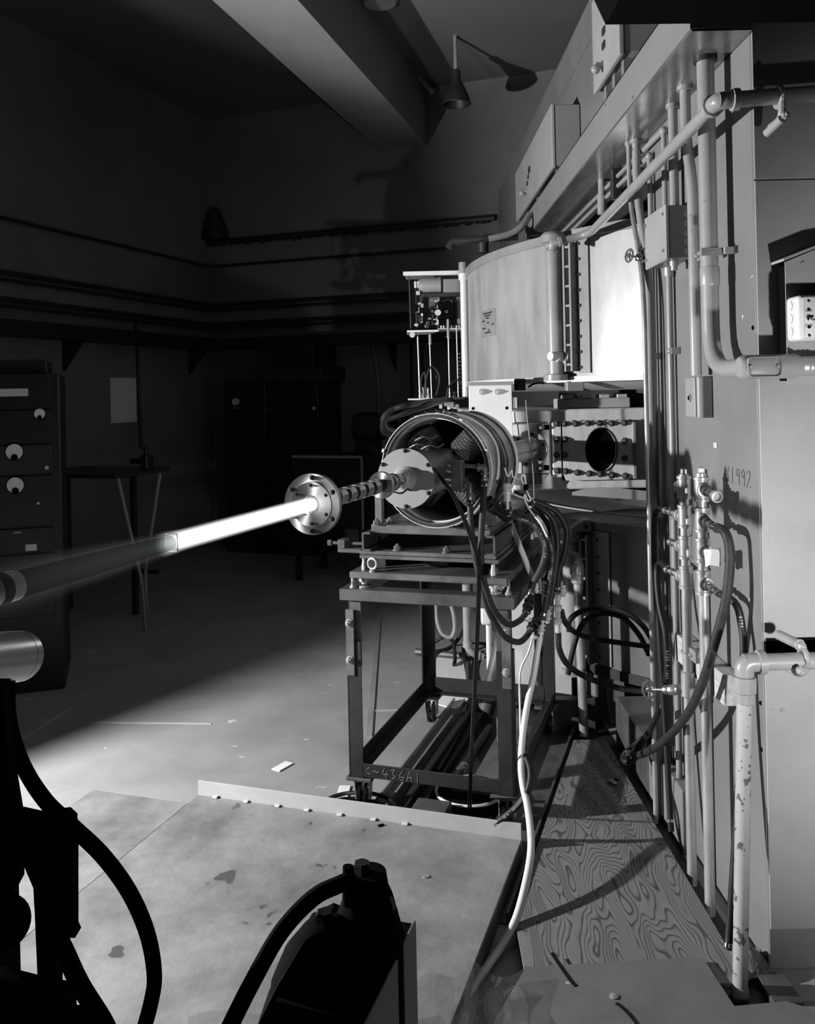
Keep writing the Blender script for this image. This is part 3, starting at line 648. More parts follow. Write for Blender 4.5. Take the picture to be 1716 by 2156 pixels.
# ------------------------------------------------------------------ on-off switch on the front panel
t = thing('switch_enclosure', 'grey sloped metal enclosure carrying the on-off switch box at right', 'electrical box', (1.3, 2.5, 1.71))
x0 = 1.085
bm = NB(); prism(bm, [(x0, 2.475, 1.705), (1.6, 2.475, 1.705), (1.6, 2.475, 2.16), (x0+.09, 2.475, 2.085), (x0, 2.475, 2.05)], (0, .004, 0)); obj('cover', bm, m_yoke2, t)
bm = NB(); prism(bm, [(x0+.012, 2.479, 1.715), (1.58, 2.479, 1.715), (1.58, 2.479, 2.15), (x0+.09, 2.479, 2.075), (x0+.012, 2.479, 2.043)], (0, .075, 0)); obj('box_body', bm, m_black, t)  # flat black body stands in for the shade behind the cover
bm = NB(); prism(bm, [(x0-.006, 2.468, 2.052), (x0+.09, 2.468, 2.088), (1.6, 2.468, 2.163), (1.6, 2.468, 2.170), (x0+.088, 2.468, 2.095), (x0-.008, 2.468, 2.059)], (0, .085, 0)); obj('top_flange', bm, m_yoke2, t)
nut(t, (x0+.05, 2.475, 2.045), (0, -1, 0), .006, .004, m_pipe, name='screw')
ob = obj('switch_box', box(NB(), (1.082, 2.398, 1.824), (1.2, 2.474, 1.948), None, .012, 3), m_plate, t, 'pale cast box with a toggle')
for z in (1.85, 1.886, 1.922):
    bm = NB(); cyl(bm, (1.083, 2.44, z), (1.080, 2.44, z), .013, 16); obj('knockout', bm, m_plate, ob)
bm = NB(); box(bm, (1.096, 2.394, 1.83), (1.2, 2.3985, 1.942), None, .004, 2); obj('cover_plate', bm, m_plate, ob)
sx = Q(1703, 670, Y=2.394); M = basis((sx.x, 2.3935, Q(1703, 654, Y=2.394).z), (1, 0, 0), (0, 0, 1)); lettering('ON', .011, M, m_black, ob)
M = basis((sx.x, 2.3935, Q(1703, 686, Y=2.394).z), (1, 0, 0), (0, 0, 1)); lettering('OFF', .011, M, m_black, ob)
bm = NB(); lathe(bm, [(.008, 0), (.008, .006)], axis_m((sx.x, 2.394, sx.z), (0, -1, 0)), 10); tube(bm, [(sx.x, 2.39, sx.z), (sx.x+.012, 2.37, sx.z-.008)], .0035, 8, smooth=False); obj('toggle', bm, m_chrome, ob)
for dz in (-.047, -.024, .024, .047):
    nut(ob, (sx.x, 2.394, sx.z+dz), (0, -1, 0), .0045, .003, m_black if abs(dz) < .03 else m_chrome, name='screw')
# ------------------------------------------------------------------ stand pipe with elbow at front right
B0 = Q(1558, 2100, Y=2.438); B0.z = .0; T0 = Vector((.932, 2.44, .935))
t = thing('corner_stand_pipe', 'chipped grey upright pipe in the floor cutout, elbowed at its top', 'pipe', B0)
bm = NB(); cyl(bm, B0, T0-Vector((0, 0, .05)), .0205, 20); obj('tube', bm, m_pipe_chip, t)
bm = NB(); lathe(bm, [(.024, 0), (.025, .01), (.0235, .035), (.021, .04)], Matrix.Translation(B0), 18); obj('foot_collar', bm, m_pipe, t)
elbow(t, T0, (-.03, 0, -1), (1, 0, .0), .026, m_pipe, .05)
bm = NB(); lathe(bm, [(.021, -.115), (.025, -.11), (.025, -.085), (.033, -.08), (.034, -.05), (.030, -.045)], Matrix.Translation(T0), 8); obj('union_nut', bm, m_pipe, t)
bm = NB(); cyl(bm, T0, T0+Vector((.5, 0, .002)), .0235, 18); obj('tube', bm, m_pipe, t)
q = Q(1692, 1385, Y=2.44); bm = NB(); torus(bm, q, (1, 0, 0), .0245, .008, 18, 8); tube(bm, [q+Vector((0, -.02, -.015)), q+Vector((-.01, .0, -.04)), q+Vector((-.02, .06, -.045))], .013, 10); obj('pipe_clamp', bm, m_pipe, t)
nut(t, Q(1683, 1410, Y=2.40), (.1, -1, -.1), .012, .014, m_galv)
q = Q(1682, 1357, Y=2.40)
t = thing('panel_stud', 'threaded stud with nut poking from the slot above the right-hand pipe', 'stud', q)
bm = NB(); cyl(bm, q, q+Vector((-.02, .085, .004)), .014, 14); obj('sleeve', bm, m_pipe, t)
nut(t, q+Vector((0, -.002, 0)), (.25, -1, -.05), .011, .014, m_galv, .016)
# ================================================================== CYCLOTRON TANKS
TC = Vector((2.745, 5.96, 0)); TR = 2.29
def on_tank(px, R=TR):
    d = ray(px, 830); d = Vector((d.x, 1)); a = d.dot(d); b = -2*(d.x*TC.x+TC.y); c = TC.x**2+TC.y**2-R*R
    s = (-b-math.sqrt(max(b*b-4*a*c, 0)))/(2*a); return Vector((d.x*s, s, 0))
def arc_shell(bm, R0, R1, z0, z1, a0, a1, n=48):
    A = [math.radians(a0+(a1-a0)*i/n) for i in range(n+1)]
    def q(R, a, z): return bm.verts.new((TC.x+R*math.cos(a), TC.y+R*math.sin(a), z))
    rows = [(q(R1, a, z0), q(R1, a, z1), q(R0, a, z1), q(R0, a, z0)) for a in A]
    for r, s in zip(rows, rows[1:]):
        for i in range(4): bm.faces.new((r[i], s[i], s[(i+1) % 4], r[(i+1) % 4]))
    bm.faces.new(rows[0]); bm.faces.new(rows[-1][::-1]); return bm
def tank_ang(px): p = on_tank(px); return math.degrees(math.atan2(p.y-TC.y, p.x-TC.x))
ut = thing('upper_coil_tank', 'bright round metal coil tank filling the gap under the overhead slab', 'tank', (TC.x, TC.y, 1.765))
bm = NB(); lathe(bm, [(TR, 1.772), (TR, 2.49)], Matrix.Translation(TC), 160); obj('shell', bm, m_tank, ut)
bm = NB(); lathe(bm, [(TR+.006, 2.49), (TR+.012, 2.495), (TR+.012, 2.54), (TR-.2, 2.545)], Matrix.Translation(TC), 160, cap0=True); obj('top_band', bm, m_tank_dull, ut)
bm = NB(); lathe(bm, [(TR-.4, 1.735), (TR+.016, 1.745), (TR+.016, 1.775), (TR-.01, 1.776)], Matrix.Translation(TC), 160); obj('bottom_rim', bm, m_plate, ut)
# dark seam plate with bolts, right of the vertical pipe
a0, a1 = tank_ang(1222), tank_ang(1247)
bm = NB(); arc_shell(bm, TR-.004, TR+.012, 1.79, 2.50, a0, a1, 6); sp = obj('seam_plate', bm, m_tank_dull, ut)
for i in range(9):
    a = math.radians(a0+(a1-a0)*.28); p = Vector((TC.x+(TR+.012)*math.cos(a), TC.y+(TR+.012)*math.sin(a), 1.82+i*.08)); nut(ut, p, (p-TC).to_2d().to_3d(), .009, .006, m_dark, name='bolt')
def seam_ladder(tk, z0, z1, n, pxa, pxb, m):
    """clamp strip: two uprights joined by rungs"""
    o = 1.0
    for px in (pxa, pxb):
        p = on_tank(px); nrm = (p-TC).normalized(); nrm.z = 0; s = Vector((-nrm.y, nrm.x, 0))
        bm = NB(); prism(bm, [p+s*.006, p-s*.006, p-s*.006+nrm*.06, p+s*.006+nrm*.06], (0, 0, z1-z0))
        bmesh.ops.translate(bm, verts=bm.verts, vec=(0, 0, z0)); obj('seam_flange', bm, m, tk)
    p, q = on_tank(pxa), on_tank(pxb); nrm = (p-TC).normalized()
    for i in range(n):
        z = z0+.03+(z1-z0-.06)*i/(n-1); bm = NB()
        prism(bm, [p+nrm*.012, q+nrm*.012, q+nrm*.055, p+nrm*.055], (0, 0, .012)); bmesh.ops.translate(bm, verts=bm.verts, vec=(0, 0, z)); obj('rung', bm, m, tk)
seam_ladder(ut, 1.80, 2.47, 7, 1208, 1221, m_tank_dull)
# nameplate
a0, a1 = tank_ang(1017), tank_ang(1048); za, zb = Q(1030, 652, Y=on_tank(1032).y).z, Q(1034, 709, Y=on_tank(1032).y).z
bm = NB(); arc_shell(bm, TR-.002, TR+.003, zb, za, a0, a1, 6); npl = obj('nameplate', bm, m_tank_dull, ut, 'dull engraved nameplate')
bm = NB()
for k, (u0, u1) in enumerate(((.2, .8), (.3, .7), (.4, .6), (.1, .3), (.45, .6), (.75, .9), (.1, .35), (.5, .62), (.3, .7))):
    z = za-(za-zb)*(.12+.09*k); arc_shell(bm, TR, TR+.004, z-.004, z+.004, a0+(a1-a0)*u0, a0+(a1-a0)*u1, 2)
obj('engraved_line', bm, m_tank_dark, npl)
# water column on the tank
def column(lab, px, z0, z1, r, yoff, m=m_pipe):
    p = on_tank(px); nrm = (p-TC).normalized(); c = p+nrm*yoff
    t = thing('tank_water_column', lab, 'pipe', (c.x, c.y, z0))
    bm = NB(); cyl(bm, (c.x, c.y, z0+.02), (c.x, c.y, z1-.015), r, 20); obj('tube', bm, m, t)
    bm = NB(); lathe(bm, [(r*1.5, z0), (r*1.5, z0+.03), (r*1.1, z0+.034)], Matrix.Translation((c.x, c.y, 0)), 20); obj('foot_flange', bm, m, t)
    bm = NB(); lathe(bm, [(r*1.1, z1-.06), (r*1.5, z1-.05), (r*1.5, z1-.015), (r*1.2, z1)], Matrix.Translation((c.x, c.y, 0)), 20); obj('top_flange', bm, m_tank_dull, t)
    return t, c
wc, c = column('stout grey upright pipe standing against the bright upper tank', 1191, 1.755, 2.53, .043, .07)
q = Q(1170, 752, Y=c.y-.05)
bm = NB(); M = axis_m(q+Vector((.05, .05, 0)), (-.8, -.6, .05)); lathe(bm, [(.026, 0), (.047, .008), (.047, .018), (.031, .026), (.031, .06), (.023, .066), (.023, .10)], M, 14); obj('drain_plug', bm, m_alu, wc)
bm = NB(); box(bm, (-.05, -.02, -.05), (.04, .05, 0), Matrix.Translation(Q(1212, 803, Y=c.y)), .004); obj('foot_bracket', bm, m_tank_dull, wc)
nut(wc, Q(1217, 797, Y=c.y-.025), (0, -1, 0), .013, .01, m_dark)
# ring pieces hanging under the tank
bm = NB(); p0, p1 = Q(1085, 830, Y=4.75), Q(1105, 805, Y=4.75)
box(bm, (p0.x, 4.72, Q(1100, 822, Y=4.72).z), (p1.x, 4.80, Q(1100, 797, Y=4.72).z), None, .004); one('limit_switch', bm, m_black, 'small black switch block under the tank rim above the bracket plate', 'switch')
bm = NB(); tube(bm, [Q(1112, 815, Y=4.75), Q(1125, 808, Y=4.75), Q(1140, 806, Y=4.75), Q(1146, 808, Y=4.75)], .005, 8); one('cable', bm, m_black, 'short black cable from the switch block along the tank rim', 'cable')
# pale pole skirt and pole rings between the tanks
bm = NB(); lathe(bm, [(1.98, 1.70), (2.16, 1.745)], Matrix.Translation(TC), 120); one('pole_skirt', bm, m_plate, 'pale tapered skirt under the upper tank', 'skirt')
bm = NB(); lathe(bm, [(1.66, 1.60), (1.66, 1.70), (1.9, 1.735)], Matrix.Translation(TC), 100); one('upper_pole', bm, m_tank_dark, 'dark upper pole piece above the vacuum chamber', 'pole')
bm = NB(); lathe(bm, [(1.7, 1.032), (1.7, 1.152)], Matrix.Translation(TC), 100); one('lower_pole', bm, m_tank_dark, 'dark lower pole piece below the vacuum chamber', 'pole')
lt = thing('lower_coil_tank', 'dark round coil tank below the vacuum chamber', 'tank', (TC.x, TC.y, .24))
bm = NB(); lathe(bm, [(TR, .25), (TR, 1.0)], Matrix.Translation(TC), 160); obj('shell', bm, m_tank_shaded, lt)
bm = NB(); lathe(bm, [(TR+.012, .985), (TR+.012, 1.025), (TR-.005, 1.03), (1.5, 1.03)], Matrix.Translation(TC), 160); obj('top_plate', bm, m_slabf, lt)
bm = NB(); lathe(bm, [(2.05, 1.03), (2.05, 1.036), (2.03, 1.036), (2.03, 1.03)], Matrix.Translation(TC), 140, cap0=False, cap1=False); obj('groove_ring', bm, m_lip, lt)
bm = NB(); lathe(bm, [(TR+.01, .24), (TR+.01, .29)], Matrix.Translation(TC), 160); obj('bottom_rim', bm, m_tank_dark, lt)
a0, a1 = tank_ang(1244), tank_ang(1278)
bm = NB(); arc_shell(bm, TR-.004, TR+.010, .30, .98, a0, a1, 6); obj('seam_plate', bm, m_tank_dull, lt)
for i in range(8):
    a = math.radians(a0+(a1-a0)*.3); p = Vector((TC.x+(TR+.010)*math.cos(a), TC.y+(TR+.010)*math.sin(a), .34+i*.085)); nut(lt, p, (p-TC).to_2d().to_3d(), .009, .006, m_dark, name='bolt')
seam_ladder(lt, .30, .96, 7, 1230, 1243, m_tank_dull)
wc2, c = column('stout grey upright pipe standing against the dark lower tank', 1214, .235, .985, .043, .07)
bm = NB(); q = Q(1222, 1112, Y=c.y-.06); prism(bm, [q+Vector((-.07, 0, -.02)), q+Vector((.055, 0, -.02)), q+Vector((.055, 0, .04)), q+Vector((.02, 0, .04))], (0, .10, 0)); obj('top_bracket', bm, m_pipe, wc2)
nut(wc2, Q(1233, 1108, Y=c.y-.062), (0, -1, 0), .014, .01, m_dark)
bm = NB(); box(bm, (.75, 4.9, 0), (1.24, 7.0, .23)); one('tank_plinth', bm, m_tank_dark, 'dark plinth under the lower tank', 'plinth')
for k, px in enumerate((1252, 1284)):
    p = on_tank(px); bm = NB(); box(bm, (p.x-.03, p.y+.02, 0), (p.x+.05, p.y+.3, .235), None, .004); one('base_block', bm, m_duct, ['pale foot plate under the lower tank, nearer its seam', 'pale foot plate under the lower tank, nearer the wall'][k], 'block')
# curb along the leg
bm = NB(); box(bm, (.985, 3.2, 0), (WX-.002, 3.632, .235), None, .004)
one('base_curb', bm, m_duct, 'grey steel curb at the foot of the magnet leg behind the upright pipes', 'curb')
bm = NB(); p = Q(1293, 1462, Y=4.15); q = Q(1425, 1462, Y=4.15); r_ = Q(1432, 1640, Z=.18)
box(bm, (.985, 3.64, 0), (1.24, 4.2, .235), None, .004); one('base_casing', bm, m_frame, 'grey casing on the floor beyond the hose coil', 'casing')

# ------------------------------------------------------------------ vacuum chamber
CYF = 4.85
vc = thing('vacuum_chamber', 'steel vacuum chamber with bolted cover plates between the two tanks', 'vacuum chamber', (1.0, 5.3, 1.155))
bm = NB(); box(bm, (.36, CYF, 1.155), (1.62, 6.4, 1.598), None, .008); obj('chamber_body', bm, m_steel, vc)
def P(px, py, y=CYF): return Q(px, py, Y=y)
# port plate
a, b = P(1085, 891), P(1157, 997)
bm = NB(); box(bm, (a.x-.12, CYF-.04, b.z), (b.x, CYF-.001, a.z), None, .006); pp = obj('port_plate', bm, m_steel, vc)
for (px, py) in ((1137, 900), (1136, 985)):
    q = P(px, py, CYF-.04); nut(vc, q, (0, -1, 0), .017, .022, m_galv, .024, name='clamp_bolt')
    bm = NB(); box(bm, (-.005, -.004, -.014), (.032, .0, .014), Matrix.Translation(q+Vector((.02, 0, 0))), .001); obj('bolt_slot', bm, m_black, vc)
# cover plate with an oval opening
def plate_hole(bm, lo, hi, y0, y1, c, rx, rz, n=40):
    rings = []
    for y in (y0, y1):
        inn, out = [], []
        for i in range(n):
            t = 2*math.pi*(i+.5)/n; cx_, sz = math.cos(t), math.sin(t)
            inn.append(bm.verts.new((c[0]+rx*cx_, y, c[1]+rz*sz)))
            s = min(((hi[0]-c[0]) if cx_ > 0 else (c[0]-lo[0]))/max(abs(cx_), 1e-6), ((hi[1]-c[1]) if sz > 0 else (c[1]-lo[1]))/max(abs(sz), 1e-6))
            out.append(bm.verts.new((c[0]+s*cx_, y, c[1]+s*sz)))
        rings.append((inn, out))
    (i0, o0), (i1, o1) = rings
    for k in range(n):
        j = (k+1) % n
        bm.faces.new((i0[k], i0[j], o0[j], o0[k])); bm.faces.new((i1[k], o1[k], o1[j], i1[j]))
        bm.faces.new((i0[k], i1[k], i1[j], i0[j])); bm.faces.new((o0[k], o0[j], o1[j], o1[k]))
    return bm
a, b = P(1181, 887), P(1331, 1007); c = P(1262, 946)
bm = NB(); plate_hole(bm, (a.x, b.z), (b.x, a.z), CYF-.05, CYF-.02, (c.x, c.z), .084, .118); obj('cover_plate', bm, m_steel, vc)
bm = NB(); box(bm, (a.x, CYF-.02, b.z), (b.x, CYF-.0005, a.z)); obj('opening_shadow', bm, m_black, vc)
bm = NB(); M = axis_m((c.x, CYF-.05, c.z), (0, 1, 0)) ; torus(bm, None, None, 1.0, .04, 40, 6, M @ Matrix.Diagonal((.086, .120, .1, 1))); obj('opening_lip', bm, m_dark, vc)
a, b = P(1159, 889), P(1180, 1003)
bm = NB(); box(bm, (a.x, CYF-.045, b.z), (b.x, CYF-.001, a.z), None, .003); obj('side_strip', bm, m_steel, vc)
a, b = P(1325, 888), P(1335, 1006)
bm = NB(); box(bm, (a.x, CYF-.065, b.z), (b.x, CYF-.05, a.z), None, .003); obj('stop_bar', bm, m_tank_dull, vc)
for (px, py) in ((1171, 892), (1188, 892), (1211, 892), (1237, 891), (1262, 891), (1287, 891), (1314, 890), (1172, 925), (1189, 925), (1172, 958), (1189, 958), (1173, 991), (1190, 992), (1215, 995), (1240, 997), (1263, 998), (1288, 1000), (1316, 1002), (1315, 928), (1315, 965)):
    nut(vc, P(px, py, CYF-.05), (0, -1, 0), .0135, .012, m_frame, .018)
# beam port with its round flange
pc = P(1116, 945, CYF-.04)
port = thing('beam_port', 'polished round beam port flange on the chamber side plate', 'flange', pc)
bm = NB(); lathe(bm, [(.10, 0), (.10, .016), (.092, .02), (.07, .02), (.07, .035), (.062, .04), (.055, .05), (.055, .75)], axis_m(pc, (-.40, -.92, 0)), 40); obj('flange', bm, m_turn, port)
for i in range(6):
    a = 2*math.pi*i/6+.3; M = axis_m(pc, (-.40, -.92, 0)); nut(port, M @ Vector((.083*math.cos(a), .083*math.sin(a), .02)), (-.25, -1, 0), .009, .008, m_dark)
# lid bars
bm = NB(); a, b = P(1176, 842, 4.95), P(1357, 860, 4.95); box(bm, (a.x, 4.95, 1.60), (1.28, 5.12, 1.655), None, .004); lid = obj('lid_bar', bm, m_alu, vc)
for k in range(4):
    bm = NB(); box(bm, (a.x+.03+k*.10, 4.94, 1.655), (a.x+.085+k*.10, 5.05, 1.675), None, .002); obj('lid_block', bm, m_alu, vc)
bm = NB(); prism(bm, [P(1205, 1036, 4.86), P(1260, 1024, 4.86), P(1366, 1034, 4.86), P(1366, 1054, 4.86), P(1205, 1043, 4.86)], (0, .3, 0)); one('lower_lid_bar', bm, m_alu, 'pale sloping lid bar under the vacuum chamber', 'bar')
bm = NB(); prism(bm, [P(1085, 999, 4.78), P(1156, 999, 4.78), P(1142, 1019, 4.78), P(1085, 1022, 4.78)], (0, .06, 0)); one('port_shelf', bm, m_duct, 'grey shelf plate under the beam port', 'plate')
# pale bracket plate in front of the tank
br = thing('bracket_plate', 'pale upright bracket plate with two bolts behind the magnet barrel', 'bracket', (.5, 4.72, 1.16))
BY = 4.70; a, b = Q(987, 812, Y=BY), Q(1080, 940, Y=BY)
bm = NB(); box(bm, (a.x, BY, 1.16), (b.x, BY+.02, a.z), None, .002); box(bm, (b.x-.02, BY+.02, 1.16), (b.x, BY+.12, a.z), None, .002); obj('plate', bm, m_white, br)
for (px, py) in ((1015, 825), (1048, 825)): nut(br, Q(px, py, Y=BY), (0, -1, 0), .013, .014, m_galv, .017)
for (px, py) in ((996, 860), (1067, 859)): nut(br, Q(px, py, Y=BY), (0, -1, 0), .009, .002, m_black, name='bolt_hole')
bm = NB(); box(bm, (a.x, BY, a.z), (b.x+.01, BY+.12, a.z+.018), None, .002); obj('top_angle', bm, m_tank_dull, br)
bm = NB(); box(bm, (b.x+.004, BY+.01, Q(1090, 860, Y=BY).z), (b.x+.03, BY+.1, Q(1090, 836, Y=BY).z), None, .003); obj('side_block', bm, m_alu, br)
# white riser left of the tank
p0, p1 = Q(972, 556, Y=6.0), Q(985, 838, Y=6.0)
t = thing('white_riser', 'white upright pipe at the left edge of the upper tank', 'pipe', (p1.x-.02, 6.0, p1.z))
xx = (Q(978, 700, Y=6.0)).x
bm = NB(); cyl(bm, (xx, 6.0, p1.z), (xx, 6.0, p0.z), .024, 18); obj('tube', bm, m_white, t)
bm = NB(); cyl(bm, (xx, 6.0, Q(978, 584, Y=6.0).z), (xx, 6.0, p0.z+.01), .031, 18); obj('tee', bm, m_pipe, t)
bm = NB(); cyl(bm, (xx, 6.0, p0.z-.05), (xx+.12, 6.05, p0.z-.05), .030, 16); obj('tee_branch', bm, m_pipe, t)
bm = NB(); cyl(bm, (xx, 6.0, Q(978, 590, Y=6.0).z), (xx, 6.0, Q(978, 576, Y=6.0).z), .034, 18); obj('coupling', bm, m_white, t)
bm = NB(); box(bm, (xx-.01, 5.99, p1.z+.1), (xx+.06, 6.01, p1.z+.13), None, .003); obj('support_arm', bm, m_dark, t)
# grey vent pipe with hood above the tank rim
q0, q1, q2 = Q(945, 523, Y=5.6), Q(955, 507, Y=5.6), Q(1090, 497, Y=5.6)
t = thing('vent_pipe', 'dark pipe with a downturned mouth reaching over the tank rim', 'pipe', q2)
bm = NB(); pipe(bm, [q0, Q(952, 508, Y=5.6), q2], .026, .05, 14); obj('tube', bm, m_dark, t)
bm = NB(); q = Q(1018, 532, Y=5.62); cyl(bm, q, Q(1016, 495, Y=5.62), .035, 16); obj('dark_collar', bm, m_dark, t)
bm = NB(); tube(bm, [Q(1030, 503, Y=5.55), Q(1075, 492, Y=5.55), Q(1100, 475, Y=5.55), Q(1115, 452, Y=5.6)], .022, 12); obj('branch', bm, m_duct, t)

# ------------------------------------------------------------------ relay assembly hanging left of the tank
RY = 6.1
def R(px, py, y=RY): return Q(px, py, Y=y)
ra = thing('relay_assembly', 'open control assembly of relays and motor hung on rods left of the tank', 'control unit', R(912, 838))
zt = R(850, 577).z
bm = NB(); prism(bm, [(R(850, 577).x, RY, zt), (R(968, 563).x, RY, zt), (R(968, 563).x, RY+.3, zt), (R(850, 577).x+.02, RY+.3, zt)], (0, 0, .012)); obj('top_tray', bm, m_alu, ra)
bm = NB(); prism(bm, [(R(850, 577).x-.004, RY-.004, zt-.012), (R(968, 563).x, RY-.004, zt-.012), (R(968, 563).x, RY, zt-.012), (R(850, 577).x-.004, RY, zt-.012)], (0, 0, .028)); obj('tray_lip', bm, m_white, ra)
def slab(name, x0, y0, x1, y1, yy0, yy1, m, bev=.003, par=None):
    a, b = R(x0, y0, yy0), R(x1, y1, yy0); bm = NB(); box(bm, (min(a.x, b.x), yy0, min(a.z, b.z)), (max(a.x, b.x), yy1, max(a.z, b.z)), None, bev); return obj(name, bm, m, par or ra)
slab('back_plate', 902, 618, 926, 655, RY+.14, RY+.15, m_alu); slab('side_post', 962, 625, 970, 690, RY+.1, RY+.12, m_duct)
slab('end_plate', 872, 592, 884, 606, RY+.05, RY+.06, m_white)
mo = NB(); c = R(905, 601, RY+.08); lathe(mo, [(.02, -.09), (.045, -.075), (.055, -.04), (.055, .06), (.058, .062), (.058, .075), (.05, .08)], axis_m(c, (1, 0, 0)), 20); mo = obj('motor', mo, m_tank_dull, ra, 'grey domed motor')
bm = NB(); box(bm, (c.x-.06, RY+.04, c.z-.07), (c.x+.12, RY+.12, c.z-.055)); obj('motor_foot', bm, m_dark, mo)
slab('switch_cover', 933, 587, 969, 619, RY+.03, RY+.13, m_duct, .006)
slab('cable_duct', 886, 617, 968, 624, RY+.02, RY+.05, m_dark)
bb = slab('black_relay_case', 923, 636, 959, 671, RY+.02, RY+.12, m_black, .008)
bm = NB(); torus(bm, R(940, 656, RY+.018), (0, 1, 0), .008, .003, 16, 6); obj('case_knob', bm, m_plate, bb)
bm = NB(); tube(bm, [R(932, 637), R(936, 632), R(948, 631), R(952, 637)], .004, 6); obj('case_handle', bm, m_dark, bb)
for (px, py, r) in ((922, 658, .0215), (868, 705, .019)):
    p = R(px, py, RY-.03); bm = NB(); cyl(bm, p, p+Vector((0, .006, 0)), r, 24); obj('white_disc', bm, m_tape, ra)
random.seed(11)
for i in range(48):
    px, py = random.choice(((878, 0), (886, 0), (893, 0), (903, 0), (912, 0), (918, 0))); px = px[0] if isinstance(px, tuple) else px
    py = 612+random.random()*75 if px < 896 else 655+random.random()*32
    s = .006+random.random()*.010; h = .007+random.random()*.018; p = R(px+random.uniform(-3, 3), py, RY+random.uniform(.02, .1))
    bm = NB(); box(bm, (-s, -s, -h), (s, s, h), Matrix.Translation(p), .002); obj('relay', bm, random.choice((m_alu, m_dark, m_black, m_plate, m_galv, m_dark)), ra)
slab('relay_post', 874, 606, 882, 690, RY+.05, RY+.07, m_dark)
bm = NB(); a, b, c_, d = R(857, 696), R(905, 692), R(925, 701), R(880, 703)
z = R(880, 700).z; prism(bm, [(R(857, 700).x, RY-.05, z), (R(923, 700).x, RY-.05, z), (R(905, 700).x, RY+.22, z), (R(857, 700).x, RY+.22, z)], (0, 0, .012)); obj('left_shelf', bm, m_white, ra)
bm = NB(); z = R(945, 694).z; box(bm, (R(922, 694).x, RY, z), (R(972, 694).x, RY+.2, z+.01)); obj('right_shelf', bm, m_alu, ra)
for k in range(9):
    x = R(922+k*5.4, 690).x; bm = NB(); box(bm, (x, RY+.01, z+.01), (x+.009, RY+.05, z+.03)); obj('terminal', bm, m_plate if k % 3 else m_dark, ra)
for (xa, ya, xb, yb, r, m) in ((879, 700, 884, 838, .005, m_galv), (904, 704, 909, 838, .004, m_galv), (943, 672, 947, 838, .005, m_galv), (961, 690, 965, 838, .004, m_galv), (861, 580, 865, 692, .004, m_dark), (971, 690, 973, 760, .003, m_galv)):
    bm = NB(); cyl(bm, R(xa, ya), R(xb, yb), r, 8); obj('hanger_rod', bm, m, ra)
for (px, ya, yb) in ((905, 704, 723), (943, 673, 709)):
    bm = NB(); cyl(bm, R(px, ya), R(px+.5, yb), .0095, 10); cyl(bm, R(px+.5, yb), R(px+.5, yb+2), .014, 10); obj('rod_sleeve', bm, m_tank_dull, ra)
z = R(915, 838).z; bm = NB(); box(bm, (R(859, 838).x, RY-.02, z-.012), (R(978, 838).x, RY+.25, z), None, .004); obj('bottom_shelf', bm, m_white, ra)
for (px, h) in ((885, 20), (893, 28), (901, 26), (948, 14), (956, 16)):
    bm = NB(); q = R(px, 838, RY+.04); lathe(bm, [(.012, 0), (.012, h*.001), (.008, h*.0012), (.008, h*.002), (.011, h*.0021), (.011, h*.0026), (.005, h*.0028)], Matrix.Translation(q), 8); obj('fitting', bm, m_alu, ra)
bm = NB()
for k in range(11): torus(bm, R(966, 745+k*8, RY+.02), (0, 0, 1), .010, .003, 10, 5)
obj('insulator_string', bm, m_plate, ra)
for k in range(9):
    px, py = 928+k*4.2+random.uniform(-1, 1), 843+random.random()*16; s = .008+random.random()*.010
    bm = NB(); box(bm, (-s, -s, -s*1.4), (s, s, s*1.4), Matrix.Translation(R(px, py, RY+random.uniform(0, .05))), .003); obj('shelf_fitting', bm, random.choice((m_alu, m_galv, m_dark, m_plate)), ra)
def hose(name, label, cat, pts, r, m=m_rubber, grp=None, n=10, k=6):
    bm = NB(); tube(bm, pts, r, n, k); return one(name, bm, m, label, cat, grp)
hose('black_loop_hose', 'taller black loop hose on the hanging bottom shelf', 'hose', [R(898, 835), R(897, 800), R(908, 772), R(922, 785), R(925, 805), R(918, 833)], .008)
hose('black_loop_hose', 'lower black loop hose on the hanging bottom shelf', 'hose', [R(903, 835, 6.15), R(902, 800, 6.15), R(909, 783, 6.15), R(920, 797, 6.15), R(923, 815, 6.15)], .007)
hose('black_loop_hose', 'short black hose nearest the left end of the hanging shelf', 'hose', [R(886, 825), R(887, 800), R(893, 783), R(896, 800), R(894, 820)], .007)
hose('black_loop_hose', 'black hose arching toward the white riser behind the hanging rods', 'hose', [R(940, 838), R(945, 815), R(962, 800), R(976, 812)], .008)
hose('supply_hose', 'upper black hose curling left from the hanging shelf', 'hose', [Q(952, 842, Y=6.1), Q(920, 843, Y=5.6), Q(870, 851, Y=5.0), Q(828, 862, Y=4.95), Q(808, 880, Y=4.95), Q(811, 900, Y=5.0), Q(830, 908, Y=5.1), Q(860, 905, Y=5.25)], .017)
hose('supply_hose', 'lower black hose curling left from the hanging shelf', 'hose', [Q(952, 841, Y=6.15), Q(920, 848, Y=5.6), Q(900, 855, Y=5.2), Q(860, 868, Y=5.1), Q(822, 882, Y=5.1), Q(806, 893, Y=5.1), Q(812, 912, Y=5.15), Q(850, 925, Y=5.2)], .016)

